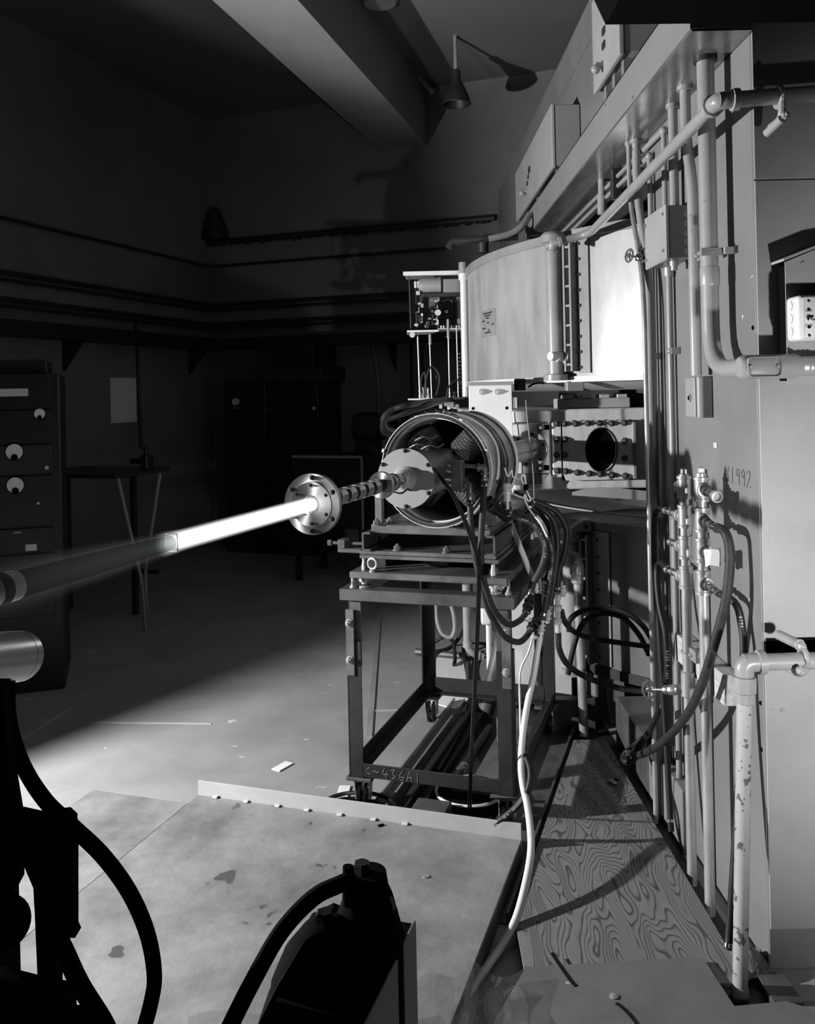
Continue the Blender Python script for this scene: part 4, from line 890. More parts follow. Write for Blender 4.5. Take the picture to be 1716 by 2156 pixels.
# ================================================================== STAND
SO = Vector((-.275, 3.57, 0)); SM = frame(SO, 18.3)
def S(x, y, z): return SM @ Vector((x, y, z))
SW, SD = .72, 1.11
st = thing('magnet_stand', 'dark steel rolling stand on casters carrying the round magnet', 'stand', S(SW/2, SD/2, 0))
def sbox(name, lo, hi, m, par, bev=.002, M=SM, lab=None):
    bm = NB(); box(bm, lo, hi, M, bev); return obj(name, bm, m, par, lab)
zt = .915
for lo, hi in (((0, 0), (SW, .075)), ((0, SD-.075), (SW, SD)), ((0, .075), (.075, SD-.075)), ((SW-.075, .075), (SW, SD-.075))):
    sbox('top_rail', (lo[0], lo[1], zt-.046), (hi[0], hi[1], zt), m_frame, st)
def angle_iron(name, x, y, z0, z1, sx, sy, m, w_=.06):
    bm = NB(); t_ = .007
    box(bm, (min(x, x+sx*w_), min(y, y+sy*t_), z0), (max(x, x+sx*w_), max(y, y+sy*t_), z1), SM); box(bm, (min(x, x+sx*t_), min(y, y+sy*w_), z0), (max(x, x+sx*t_), max(y, y+sy*w_), z1), SM)
    return obj(name, bm, m, st)
for (x, y, sx, sy) in ((.02, .02, 1, 1), (SW-.02, .02, -1, 1), (.02, SD-.02, 1, -1), (SW-.02, SD-.02, -1, -1)):
    angle_iron('leg', x, y, .145, .70 if y < .5 else zt-.046, sx, sy, m_frame_d)
    if y < .5:
        angle_iron('leg_extension', x+sx*.008, y+.008, .60, zt-.046, sx, sy, m_frame, .052)
        xa = x if sx > 0 else x-.036
        sp = sbox('splice_plate', (xa, y-.008, .56), (xa+.036, y-.001, .83), m_slab, st)
        for z in (.625, .775): nut(sp, S(xa+.016, y-.008, z), SM.to_3x3() @ Vector((0, -1, 0)), .013, .014, m_galv, .017, name='bolt')
rz0, rz1 = .150, .205
fr_ = sbox('bottom_rail', (.075, .02, rz0), (SW-.075, .028, rz1), m_frame_d, st); sbox('bottom_rail', (.075, SD-.03, rz0), (SW-.075, SD-.022, rz1+.02), m_frame_d, st)
for x0 in (.02, SW-.028):
    sbox('bottom_rail', (x0, .03, rz0), (x0+.008, SD-.03, rz1), m_frame_d, st)
    sbox('rail_flange', (x0 if x0 < .3 else x0-.045, .03, rz0), (x0+.053 if x0 < .3 else x0+.008, SD-.03, rz0+.007), m_frame_d, st)
sbox('rail_flange', (.075, SD-.08, rz0), (SW-.075, SD-.03, rz0+.007), m_frame_d, st)
p = S(.245, .0195, .176); M = basis(p, SM.to_3x3() @ Vector((1, 0, -.02)), (0, 0, 1)); chalk('436A1', .04, M, m_chalk2, fr_)
p = S(.12, .0195, .18); M = basis(p, SM.to_3x3() @ Vector((1, 0, .02)), (0, 0, 1)); chalk('C~', .032, M, m_chalk2, fr_)
casters = []
for (x, y) in ((.06, .06), (SW-.06, .06), (.06, SD-.06), (SW-.06, SD-.06)):
    ca = sbox('caster', (x-.055, y-.045, .130), (x+.055, y+.045, .145), m_frame, st, .003)
    bm = NB(); ax = SM.to_3x3() @ Vector((1, .15, 0)); c = S(x, y+.012, .052)
    for s in (-1, 1): lathe(bm, [(.022, .004*s), (.052, .006*s), (.052, .018*s), (.03, .022*s)], axis_m(c, ax), 22)
    obj('wheel', bm, m_blackg, ca)
    bm = NB()
    for s in (-1, 1): prism(bm, [c+ax*.026*s+Vector((0, 0, -.01))+SM.to_3x3() @ Vector((0, dy, 0)) if False else c+ax*.026*s+(SM.to_3x3() @ Vector((0, dy, dz))) for dy, dz in ((-.012, -.012), (.012, -.012), (.03, .078), (-.03, .078))], ax*.004*s)
    cyl(bm, c-ax*.034, c+ax*.034, .006, 8); obj('fork', bm, m_galv, ca)
# ------------------------------------------------------------------ carriage on the stand
cg = thing('magnet_carriage', 'stacked steel adjusting plates on jack screws on the stand top', 'carriage', S(SW/2, SD/2, zt))
sbox('leveling_plate', (.04, .015, .957), (.69, 1.0, .984), m_slab, cg, .003)
for (x, y) in ((.085, .07), (.625, .07), (.085, .93), (.625, .93)):
    bm = NB(); p = S(x, y, zt); lathe(bm, [(.032, 0), (.032, .006), (.014, .008), (.014, .02), (.024, .021), (.024, .034), (.012, .035), (.012, .085), (.009, .1), (.009, .115)], Matrix.Translation(p), 12); obj('jack_screw', bm, m_galv, cg)
def eye(p, ax, lab=None, R_=.017):
    bm = NB(); torus(bm, p+Vector((0, 0, R_+.012)), ax, R_, .0055, 20, 8); lathe(bm, [(.014, -.002), (.014, .004), (.008, .01), (.007, .016)], Matrix.Translation(p), 12); return obj('eye_bolt', bm, m_galv, cg, lab)
fx = SM.to_3x3() @ Vector((0, -1, 0)); sx_ = SM.to_3x3() @ Vector((1, .3, 0))
eye(S(.135, .03, .984), fx+Vector((-.3, 0, 0)), None, .021)
eye(S(.045, .04, zt), sx_, None, .020); eye(S(.685, .06, zt), sx_, None, .022)
sbox('slide_plate', (.08, .03, 1.036), (.655, .98, 1.051), m_slab, cg, .002); sbox('slide_plate', (.08, .03, 1.053), (.645, .98, 1.069), m_slab, cg, .002)
sbox('spacer_bar', (.30, .2, .984), (.40, .8, 1.036), m_frame_d, cg)
for x in (.12, .60): sbox('spacer_bar', (x, .15, .984), (x+.03, .85, 1.036), m_frame_d, cg)
# side clamp with its screw
sbox('side_clamp', (-.02, .04, 1.055), (.085, .09, 1.072), m_frame, cg); sbox('clamp_jaw', (-.02, .04, 1.072), (.012, .09, 1.108), m_frame, cg)
bm = NB(); ax = SM.to_3x3() @ Vector((1, 0, 0)); cyl(bm, S(-.06, .065, 1.09), S(.10, .065, 1.09), .007, 10); lathe(bm, [(.013, 0), (.013, .016)], axis_m(S(-.072, .065, 1.09), ax), 6); obj('clamp_screw', bm, m_frame, cg)
for x0, x1 in ((.095, .13), (.61, .645)):
    bm = NB(); xa = x0 if x0 < .3 else x1-.008
    box(bm, (xa, .02, 1.069), (xa+.008, .97, 1.145), SM); box(bm, (x0, .02, 1.137), (x1, .97, 1.145), SM); box(bm, (x0, .02, 1.069), (x1, .97, 1.077), SM); obj('side_channel', bm, m_frame, cg)
sbox('top_plate', (.125, .05, 1.137), (.62, .95, 1.172), m_slab, cg, .003)
for (x, y, z) in ((.19, .10, 1.172), (.15, .05, 1.172), (.56, .10, 1.172), (.60, .05, 1.172), (.23, .07, 1.069), (.44, .06, 1.069)):
    nut(cg, S(x, y, z), (0, 0, 1), .015, .014, m_slab, .021, name='bolt')
for (xx0, xx1) in ((.125, .155), (.585, .625)):
    sbox('cradle_post', (xx0, .10, 1.172), (xx1, .13, 1.30 if xx0 < .3 else 1.42), m_slab, cg)
    sbox('cradle_post', (xx0, .42, 1.172), (xx1, .45, 1.42), m_slab, cg)
bm = NB(); prism(bm, [S(.27, .35, 1.172), S(.53, .35, 1.172), S(.56, .35, 1.25), S(.24, .35, 1.25)], SM.to_3x3() @ Vector((0, .08, 0))); obj('cradle_block', bm, m_frame_d, cg)

# ================================================================== QUADRUPOLE BARREL AND BEAM TUBE
BD = Vector((math.sin(math.radians(21)), math.cos(math.radians(21)), 0)); F0 = Vector((-.2605, 2.434, 1.40))
def bp(s): return F0+BD*s
LB = 1.053; BM = axis_m(bp(LB), BD)
def Bq(x, y, z): return BM @ Vector((x, y, z))   # x left, y up, z along the beam
qm = thing('quadrupole_magnet', 'round open-ended magnet barrel with four wound coils on the stand', 'magnet', bp(LB+.25)-Vector((0, 0, .2235)))
RB = .2175
bm = NB(); lathe(bm, [(RB, .02), (RB, .47), (RB-.014, .47), (RB-.014, .02)], BM, 72, cap0=False, cap1=False)
bm.verts.ensure_lookup_table(); n_ = 72
for i in range(n_): j = (i+1) % n_; bm.faces.new((bm.verts[i], bm.verts[j], bm.verts[3*n_+j], bm.verts[3*n_+i]))
obj('shell', bm, m_galv, qm)
def band(z0, z1, r1, r0, m, nm):
    bm = NB(); lathe(bm, [(r0, z0), (r1, z0), (r1, z1), (r0, z1), (r0, z0)], BM, 72, cap0=False, cap1=False); return obj(nm, bm, m, qm)
band(.0, .010, .2235, .2205, m_alu, 'front_ring'); band(.004, .03, .2205, .2085, m_frame_d, 'ring_gap'); band(.0, .012, .2085, .2055, m_slab, 'inner_ring'); band(.03, .05, .2235, .2, m_steel, 'front_ring')
band(.052, .07, .2195, .217, m_blackg, 'lacing_band'); band(.18, .24, .2225, .217, m_dark, 'lacing_band'); band(.28, .30, .2205, .217, m_blackg, 'lacing_band'); band(.40, .42, .2215, .217, m_dark, 'lacing_band'); band(.45, .47, .2225, .2, m_steel, 'rear_ring')
bm = NB(); lathe(bm, [(.206, .42), (.206, .435)], BM, 60); obj('rear_plate', bm, m_black, qm)
for k in range(4):
    a = math.radians(45+90*k); rad = BM.to_3x3() @ Vector((math.cos(a), math.sin(a), 0)); c = BM @ Vector((.085*math.cos(a), .085*math.sin(a), .20))
    M = axis_m(c, rad, BD) @ Matrix.Diagonal((1.0, 1.0, 1, 1))
    xx = M.to_3x3() @ Vector((1, 0, 0)); along_x = abs(xx.dot(BD)) > .7
    M = M @ Matrix.Diagonal((2.1, 1, 1, 1) if along_x else (1, 2.1, 1, 1))
    pr = [(.02, 0)]; 
    for i in range(14): pr += [(.061 if i % 2 else .058, .002+.0065*i)]
    pr += [(.02, .095)]
    bm = NB(); lathe(bm, pr, M, 36); co = obj('coil', bm, m_coil, qm, None, 60)
    bm = NB(); lathe(bm, [(.03, -.03), (.034, 0), (.03, .11)], M, 24); obj('pole', bm, m_frame_d, co)
bm = NB()
for i in range(60):
    a = random.random()*6.28; r = .2245; z = random.choice((.006, .04)); ball(bm, Bq(r*math.cos(a), r*math.sin(a), z), .002+.002*random.random(), (1, 1, 1), 5)
obj('varnish_drips', bm, m_plate, qm, kind='stuff')
for a in (160, 235, 20, 120):
    M = BM @ Matrix.Rotation(math.radians(a), 4, 'Z'); bm = NB(); box(bm, (.221, -.008, -.004), (.232, .008, .018), M, .002); obj('ring_lug', bm, m_alu, qm)
for k, (a, z) in enumerate(((118, .05), (107, .05), (96, .05), (130, .20), (112, .20), (100, .20), (88, .22), (140, .06), (150, .10), (165, .2), (125, .35), (110, .35))):
    M = BM @ Matrix.Rotation(math.radians(180-a), 4, 'Z'); bm = NB(); box(bm, (.218, -.016, z), (.236, .016, z+.03), M, .004); obj('lacing_knot', bm, m_blackg, qm)
# white wire lying over the barrel
pts = [Bq(-.228*math.sin(math.radians(a)), .228*math.cos(math.radians(a)), z) for a, z in ((6, .05), (18, .075), (30, .12), (48, .15), (66, .15), (82, .12), (95, .10), (100, .09))]
hose('white_wire', 'white twin wire curving over the magnet barrel', 'wire', pts, .005, m_wire, None, 8)
pts = [Bq(-.229*math.sin(math.radians(a)), .229*math.cos(math.radians(a)), z) for a, z in ((8, .05), (20, .085), (32, .13), (50, .165), (68, .163), (84, .13), (97, .105), (104, .10))]
hose('black_wire', 'thin black wire following the white one over the barrel', 'wire', pts, .003, m_rubber, None, 8)
# round front plate and drum in the mouth of the barrel
bt = thing('beam_tube', 'banded steel beam tube with bolted flange pointing at the glowing beam', 'beam tube', bp(.4)-Vector((0, 0, .1)))
def TM(s): return axis_m(bp(s), BD)
bm = NB(); lathe(bm, [(.107, .736), (.107, .744), (.03, .744), (.03, .736)], axis_m(F0, BD), 56, cap0=False, cap1=False)
lathe(bm, [(.03, .736), (.107, .736)], axis_m(F0, BD), 56, False, False); dp = obj('front_plate', bm, m_disc, bt)
bm = NB(); lathe(bm, [(.088, .745), (.092, .76), (.085, .95), (.080, 1.25)], axis_m(F0, BD), 40); obj('drum', bm, m_copper, bt)
for i in range(6):
    a = math.radians(90+60*i); M = axis_m(F0, BD); nut(dp, M @ Vector((.099*math.cos(a), .099*math.sin(a), .736)), -BD, .006, .005, m_dark, .008, name='screw')
M = axis_m(F0, BD); fl = spun('end_flange', [(.0222, .12), (.0225, .01), (.0255, .0), (.05, 0), (.062, 0), (.062, .003), (.0635, .0035), (.085, .0035), (.0855, .006), (.0855, .020), (.084, .022), (.0225, .022)], M, m_rad, bt, 96)
for i in range(6):
    a = math.radians(90+60*i+2); nut(fl, M @ Vector((.074*math.cos(a), .074*math.sin(a), .0035)), -BD, .0055, .005, m_dark, .0072, name='bolt')
    a = math.radians(90+60*i); nut(fl, M @ Vector((.053*math.cos(a), .053*math.sin(a), 0)), -BD, .0038, .004, m_dark, .0052, name='screw')
bm = NB(); lathe(bm, [(.0205, .02), (.0205, .73)], M, 30); obj('tube', bm, m_dark, bt)
for i in range(7):
    s0 = .025+.066*i; bm = NB(); lathe(bm, [(.021, s0), (.0245, s0), (.025, s0+.002), (.025, s0+.040), (.0245, s0+.042), (.021, s0+.042)], M, 40, False, False); obj('tube_band', bm, m_turn, bt)
spun('middle_flange', [(.02, .505), (.043, .505), (.045, .508), (.045, .522), (.043, .525), (.02, .525)], M, m_rad, bt)
for s0, L, r, m in ((.54, .03, .026, m_turn), (.572, .012, .023, m_blackg), (.586, .028, .026, m_turn), (.616, .012, .0275, m_blackg), (.634, .034, .0245, m_turn), (.67, .010, .022, m_dark)):
    bm = NB(); lathe(bm, [(.02, s0), (r, s0), (r+.0006, s0+.002), (r+.0006, s0+L-.002), (r, s0+L), (.02, s0+L)], M, 40, False, False); obj('coupling_band', bm, m, bt)
bm = NB(); lathe(bm, [(.022, .684), (.026, .69), (.034, .70), (.034, .712), (.042, .72), (.044, .736)], M, 44, False, False); obj('tube_hub', bm, m_turn, bt)
q = bp(.616); bm = NB(); torus(bm, q, BD, .0285, .002, 28, 6); box(bm, (-.036, -.012, .608), (-.026, .006, .628), M, .002); obj('hose_clamp', bm, m_chrome, bt)
hose('tube_wire', 'short wire looped round the beam tube in front of the round plate', 'wire', [bp(.60)+Vector((.0, 0, -.03)), bp(.61)+Vector((.03, -.02, -.036)), bp(.64)+Vector((.04, -.02, -.026)), bp(.66)+Vector((.045, -.02, -.032))], .003, m_rubber)
# brown manifold block with pipes in the barrel mouth
q = Q(964, 1000, Y=3.22)
mb = thing('manifold_block', 'brown copper manifold block with brass fittings at the barrel mouth', 'manifold', q-Vector((0, 0, .05)))
MBM = frame(q, 21)
bm = NB(); box(bm, (-.021, -.02, -.053), (.021, .02, .053), MBM, .003); obj('block', bm, m_copper, mb)
for z in (.038, .016, -.014, -.034):
    bm = NB(); lathe(bm, [(.007, 0), (.010, .002), (.010, .012), (.007, .014), (.007, .026), (.004, .03)], axis_m(MBM @ Vector((-.021, 0, z)), MBM.to_3x3() @ Vector((-1, 0, 0))), 6); obj('fitting', bm, m_brass, mb)
q2 = Q(1020, 984, Y=3.20); bm = NB(); cyl(bm, MBM @ Vector((.02, 0, .034)), q2, .0075, 10); obj('branch_pipe', bm, m_copper, mb)
elbow(mb, q2, (-1, 0, 0), (0, 0, -1), .012, m_copper, .024)
bm = NB(); lathe(bm, [(.010, -.062), (.013, -.058), (.013, -.04), (.009, -.036), (.009, -.02)], Matrix.Translation(q2), 10); obj('hose_barb', bm, m_brass, mb)
q3 = Q(989, 1020, Y=3.20); bm = NB(); tube(bm, rounded([MBM @ Vector((.02, 0, -.03)), q3+Vector((0, 0, .0)), q3+Vector((0, 0, -.05))], .025), .011, 12, smooth=False); obj('branch_pipe', bm, m_copper, mb)
bm = NB(); lathe(bm, [(.010, -.06), (.014, -.055), (.014, -.035), (.011, -.03)], Matrix.Translation(q3), 10); obj('hose_barb', bm, m_brass, mb)
# copper and wire scraps among the coils
for k, (px, py) in enumerate(((892, 920), (905, 938), (880, 935))):
    hose('coil_lead', ['twisted lead at the top of the coils', 'twisted lead between the upper coils', 'twisted lead left of the upper coils'][k], 'wire', [Q(px-18, py+8, Y=3.38), Q(px, py, Y=3.36), Q(px+16, py+4, Y=3.38), Q(px+28, py-3, Y=3.42)], .004, m_coil)

# ================================================================== GLOWING BEAM
def glow():
    m = bpy.data.materials.new('ionised_air_glow'); m.use_nodes = True; nt = m.node_tree; N = nt.nodes; L = nt.links
    N.remove(N['Principled BSDF']); out = N['Material Output']
    tc = N.new('ShaderNodeTexCoord'); sp_ = N.new('ShaderNodeSeparateXYZ'); L.new(tc.outputs['Object'], sp_.inputs[0])
    def mth(op, a, b=None):
        n = N.new('ShaderNodeMath'); n.operation = op
        for i, v in enumerate((a, b)):
            if v is None: continue
            if isinstance(v, (int, float)): n.inputs[i].default_value = v
            else: L.new(v, n.inputs[i])
        return n.outputs[0]
    r2 = mth('ADD', mth('MULTIPLY', sp_.outputs[0], sp_.outputs[0]), mth('MULTIPLY', sp_.outputs[1], sp_.outputs[1]))
    R_ = N.new('ShaderNodeMapRange'); R_.inputs['From Min'].default_value = .60; R_.inputs['From Max'].default_value = 1.12; R_.inputs['To Min'].default_value = .0245; R_.inputs['To Max'].default_value = .056
    L.new(sp_.outputs[2], R_.inputs[0])
    fall = mth('POWER', mth('MAXIMUM', mth('SUBTRACT', 1.0, mth('DIVIDE', r2, mth('MULTIPLY', R_.outputs[0], R_.outputs[0]))), 0.0), 1.8)
    cr = N.new('ShaderNodeMapRange'); cr.inputs['From Min'].default_value = .60; cr.inputs['From Max'].default_value = .68; cr.inputs['To Min'].default_value = 1.0; cr.inputs['To Max'].default_value = .02
    L.new(sp_.outputs[2], cr.inputs[0])
    fd = N.new('ShaderNodeMapRange'); fd.inputs['From Min'].default_value = .68; fd.inputs['From Max'].default_value = 1.1; fd.inputs['To Min'].default_value = 1.0; fd.inputs['To Max'].default_value = .2
    L.new(sp_.outputs[2], fd.inputs[0])
    em = N.new('ShaderNodeEmission'); L.new(mth('MULTIPLY', mth('MULTIPLY', fall, mth('MULTIPLY', cr.outputs[0], fd.outputs[0])), 62.0), em.inputs['Strength'])
    L.new(em.outputs[0], out.inputs['Volume']); return m
gm = NB(); lathe(gm, [(.0222, -.10), (.0222, -.02), (.0245, .0), (.0245, .60), (.056, 1.12)], Matrix.Identity(4), 32)
me = bpy.data.meshes.new('ion_beam'); gm.to_mesh(me); gm.free(); me.materials.append(glow())
o = bpy.data.objects.new('ion_beam', me); C.objects.link(o); o.matrix_world = axis_m(F0, -BD)
o['label'] = 'bright glowing ion beam streaming out of the bolted flange'; o['category'] = 'beam'
pr = bp(-.640)
gc = thing('glass_target', 'small bright edged glass chip standing in the beam', 'target', pr-Vector((0, 0, .017)))
GM = axis_m(pr, -BD)
bm = NB(); box(bm, (-.014, -.017, -.003), (.014, .017, .003), GM, .002); obj('pane', bm, m_glass, gc)
bm = NB()
for a_, b_ in (((-.015, -.018), (-.015, .018)), ((.015, -.018), (.015, .018)), ((-.015, .018), (.015, .018)), ((-.015, -.018), (.015, -.018))):
    cyl(bm, GM @ Vector((a_[0], a_[1], 0)), GM @ Vector((b_[0], b_[1], 0)), .0013, 6)
obj('bright_rim', bm, m_chrome, gc)
bm = NB(); lathe(bm, [(.0155, .645), (.019, .8), (.0215, .95), (.0225, 1.07)], axis_m(F0, -BD), 32, False, False); one('plastic_sleeve', bm, m_sleeve, 'smoked clear plastic sleeve stretched from the clamp ring to the glass chip', 'sleeve')
AM = axis_m(F0, -BD); up_ = AM.inverted().to_3x3() @ Vector((0, 0, 1))
pts = [AM @ (Vector((0, 0, s))+up_*r) for s, r in ((.648, .018), (.8, .0215), (.95, .0245), (1.0, .027), (1.04, .026), (1.1, .018))]
hose('guide_wire', 'fine wire along the top of the plastic sleeve', 'wire', pts, .0009, m_tank_dull, None, 6)
tr = thing('clamp_ring', 'ribbed hose clamp on a steel tube end at the left edge', 'clamp', bp(-1.12)-Vector((0, 0, .035)))
bm = NB(); lathe(bm, [(.0225, 1.062), (.0243, 1.064), (.0248, 1.075), (.0248, 1.125), (.023, 1.13), (.023, 1.6)], AM, 36, False, False); obj('tube_end', bm, m_galv, tr)
bm = NB(); lathe(bm, [(.0250, 1.088), (.0260, 1.089), (.0260, 1.108), (.0250, 1.109)], AM, 48, False, False)
for i in range(48):
    a = 2*math.pi*i/48; M = AM @ Matrix.Rotation(a, 4, 'Z'); box(bm, (.0259, -.0009, 1.092), (.0266, .0009, 1.105), M)
obj('clamp_band', bm, m_dark, tr)
# ================================================================== WATER MANIFOLDS ON THE LEG
def tee_stack(lab, x, y, ztop, tees, bdir, r=.0165):
    t = thing('water_manifold', lab, 'manifold', (x, y, 0), 'upright water manifolds on the magnet leg')
    bm = NB(); cyl(bm, (x, y, 0), (x, y, ztop), r, 16); obj('tube', bm, m_galv, t)
    for z in tees:
        bm = NB(); lathe(bm, [(r*1.05, -.040), (r*1.48, -.039), (r*1.48, -.030), (r*1.32, -.028), (r*1.32, .028), (r*1.48, .030), (r*1.48, .039), (r*1.05, .040)], Matrix.Translation((x, y, z)), 16)
        lathe(bm, [(r*1.1, 0), (r*1.15, .018), (r*1.35, .02), (r*1.35, .03), (r*.8, .031)], axis_m((x, y, z), bdir), 14); obj('tee', bm, m_galv, t)
    bm = NB(); lathe(bm, [(r*1.0, 0), (r*1.0, .006)], Matrix.Translation((x, y, ztop)), 14); box(bm, (x-.009, y-.009, ztop+.006), (x+.009, y+.009, ztop+.024), None, .002); obj('plug', bm, m_galv, t)
    return t
M1 = Vector((.955, 3.005, 0)); M2 = Vector((.955, 2.83, 0))
def zM(m, py, px): return Q(px, py, Y=m.y).z
t1z = [zM(M1, y, 1441) for y in (1026, 1087, 1152, 1215)]; t2z = [zM(M2, y, 1479) for y in (1030, 1094, 1158, 1226)]
ma = tee_stack('farther galvanised upright with four tees, hoses branching away from the camera', M1.x, M1.y, zM(M1, 1002, 1440), t1z, Vector((-.35, 1, 0)))
mb_ = tee_stack('nearer galvanised upright with four tees, hoses branching toward the camera', M2.x, M2.y, zM(M2, 1000, 1478), t2z, Vector((.05, -1, -.05)))
def barb(par, p, d, L=.07, m=m_brass, r=.010):
    bm = NB(); d = Vector(d).normalized(); lathe(bm, [(r*1.6, 0), (r*1.6, .014), (r, .016), (r, .03), (r*1.3, .032), (r*1.3, .042), (r*.9, .044), (r*.9, L-.014), (r*1.25, L-.012), (r*1.25, L)], axis_m(p, d), 10); obj('hose_fitting', bm, m, par); return Vector(p)+d*L
d1 = Vector((-.45, 1, .1)).normalized(); d2 = Vector((.12, -1, -.12)).normalized()
e12 = barb(ma, Vector((M1.x, M1.y, t1z[1]))+d1*.03, d1); e13 = barb(ma, Vector((M1.x, M1.y, t1z[2]))+d1*.03, d1, .05); e14 = barb(ma, Vector((M1.x, M1.y, t1z[3]))+d1*.03, d1)
e21 = barb(mb_, Vector((M2.x, M2.y, t2z[0]))+d2*.03, d2, .06); e22 = barb(mb_, Vector((M2.x, M2.y, t2z[1]))+d2*.03, d2, .08); e23 = barb(mb_, Vector((M2.x, M2.y, t2z[2]))+d2*.03, d2, .05); e24 = barb(mb_, Vector((M2.x, M2.y, t2z[3]))+d2*.03, d2, .08)
bm = NB(); lathe(bm, [(.012, 0), (.018, .002), (.019, .02), (.013, .021), (.012, .008)], axis_m(e21, d2), 18); obj('open_coupling', bm, m_galv, mb_)
bm = NB(); q = e23; random.seed(3)
pts = [(Q(1482, 1157, Y=2.74)), Q(1514, 1157, Y=2.70), Q(1516, 1193, Y=2.70), Q(1497, 1190, Y=2.72), Q(1484, 1193, Y=2.74)]
prism(bm, pts, (.012, .02, 0)); bmesh.ops.subdivide_edges(bm, edges=bm.edges, cuts=2, use_grid_fill=True)
for v in bm.verts: v.co += Vector((random.uniform(-1, 1), random.uniform(-1, 1), random.uniform(-1, 1)))*.002
one('tape_wrap', bm, m_tape, 'white cloth tape wrapped over a capped branch of the nearer manifold', 'tape')
for py, mm in ((1330, 0),):
    z = Q(1445, 1372, Y=M1.y).z; bm = NB(); torus(bm, (M1.x, M1.y, z), (0, 0, 1), .0185, .004, 18, 6); box(bm, (M1.x+.0, M1.y-.075, z-.02), (M1.x+.02, M1.y-.015, z+.02), None, .003); obj('pipe_strap', bm, m_galv, ma)
    nut(ma, (M1.x, M1.y-.04, z), (-1, 0, 0), .009, .006, m_galv)
bm = NB(); z = Q(1449, 1440, Y=M1.y).z; lathe(bm, [(.018, -.045), (.024, -.04), (.024, .04), (.018, .045)], Matrix.Translation((M1.x, M1.y, z)), 12); obj('valve_tee', bm, m_galv, ma)
c2 = Vector((M1.x-.0, M1.y, z))+Vector((-.3, .6, .05)).normalized()*.02; c = Q(1376, 1452, Y=3.10)
bm = NB(); ball(bm, Q(1428, 1452, Y=3.02), .018); obj('valve_body', bm, m_brass, ma)
wheel_valve('brass handwheel valve low on the farther manifold, above the hose coil', c, Q(1422, 1453, Y=3.02), .030, 'valve', .013)
# timber block behind the manifolds
zt_ = Q(1524.7, 1422, Y=2.73).z
bm = NB(); box(bm, (.978, 2.73, zt_-.097), (WX-.001, 3.22, zt_), None, .003); one('timber_block', bm, m_timber, 'rough pine block bolted to the leg behind the manifolds', 'timber')

# ------------------------------------------------------------------ hoses with ends on the manifolds
def phose(name, label, pts, r, m=m_rubber_g, txt=None, s0=.1, size=.010, flip=False, cat='hose', grp=None):
    t = thing(name, label, cat, pts[-1], grp)
    bm = NB(); path = smooth_path(pts, 8); tube(bm, pts, r, 12, 8); obj('tube', bm, m, t)
    if txt: hose_print(txt, path, r, s0, size, m_print, t, flip)
    for p, d in ((path[1], path[1]-path[0]), (path[-2], path[-2]-path[-1])):
        bm = NB(); lathe(bm, [(r*1.02, 0), (r*1.12, .001), (r*1.12, .010), (r*1.02, .011)], axis_m(p, d), 14); obj('hose_clamp', bm, m_chrome, t)
    return t
coil_end = Q(1318, 1588, Y=3.55)
phose('manifold_hose', 'thick braided hose sweeping from the nearer manifold down to the floor coil', [e22-d2*.02, Q(1527, 1122, Y=2.66), Q(1537, 1170, Y=2.64), Q(1529, 1260, Y=2.64), Q(1506, 1350, Y=2.68), Q(1478, 1440, Y=2.75), Q(1443, 1510, Y=2.9), Q(1390, 1567, Y=3.2), Q(1345, 1590, Y=3.45), coil_end], .0145)
phose('manifold_hose', 'printed hose dropping from the nearer manifold behind the corner pipe', [e24-d2*.02, Q(1548, 1270, Y=2.66), Q(1562, 1320, Y=2.64), Q(1566, 1380, Y=2.62), Q(1560, 1560, Y=2.60), Q(1548, 1780, Y=2.56), Q(1536, 1960, Y=2.52), Q(1532, 2000, Y=2.50)], .0115, m_rubber, '8794        WEATHERHEAD - 5H-8794 -', .13, .013)
phose('manifold_hose', 'hose looping from the farther manifold second tee down behind the conduits', [e12-d1*.02, Q(1386, 1072, Y=3.2), Q(1378, 1100, Y=3.22), Q(1379, 1200, Y=3.22), Q(1388, 1330, Y=3.2), Q(1398, 1480, Y=3.18), Q(1405, 1600, Y=3.15), Q(1413, 1750, Y=3.1)], .011, m_rubber)
phose('manifold_hose', 'printed hose from the farther manifold lowest tee to the floor coil', [e14-d1*.02, Q(1390, 1185, Y=3.18), Q(1383, 1205, Y=3.17), Q(1388, 1270, Y=3.14), Q(1402, 1340, Y=3.1), Q(1404, 1420, Y=3.12), Q(1393, 1480, Y=3.25), Q(1370, 1535, Y=3.4), Q(1345, 1570, Y=3.5), Q(1322, 1598, Y=3.5)], .0115, m_rubber, 'SIZE-8-1059 - 8794 - WEATHERHEAD', .42, .014)
hose('floor_coil_hose', 'flattened black hose loop lying at the foot of the conduits', 'hose', [Q(1420, 1510, Y=3.5), Q(1370, 1545, Y=3.6), Q(1330, 1575, Y=3.62), Q(1312, 1595, Y=3.55), Q(1325, 1605, Y=3.5), Q(1350, 1580, Y=3.5), Q(1375, 1545, Y=3.5)], .013, m_rubber)

# ------------------------------------------------------------------ standpipe near the lower tank
b = Vector((.852, 4.30, 0)); top = Q(1215, 1185, Y=4.30)
t = thing('stand_pipe', 'pale upright water pipe with an elbow standing beyond the plywood', 'pipe', b)
bm = NB(); cyl(bm, b, top, .0225, 16); obj('tube', bm, m_galv, t)
elbow(t, Vector((top.x, top.y, top.z+.03)), (0, 0, -1), (-1, -.2, .0), .027, m_tank_dull, .05)
bm = NB(); lathe(bm, [(.026, -.10), (.03, -.095), (.03, -.06), (.036, -.055), (.036, -.01), (.03, 0)], Matrix.Translation(top), 10); obj('union_nut', bm, m_galv, t)
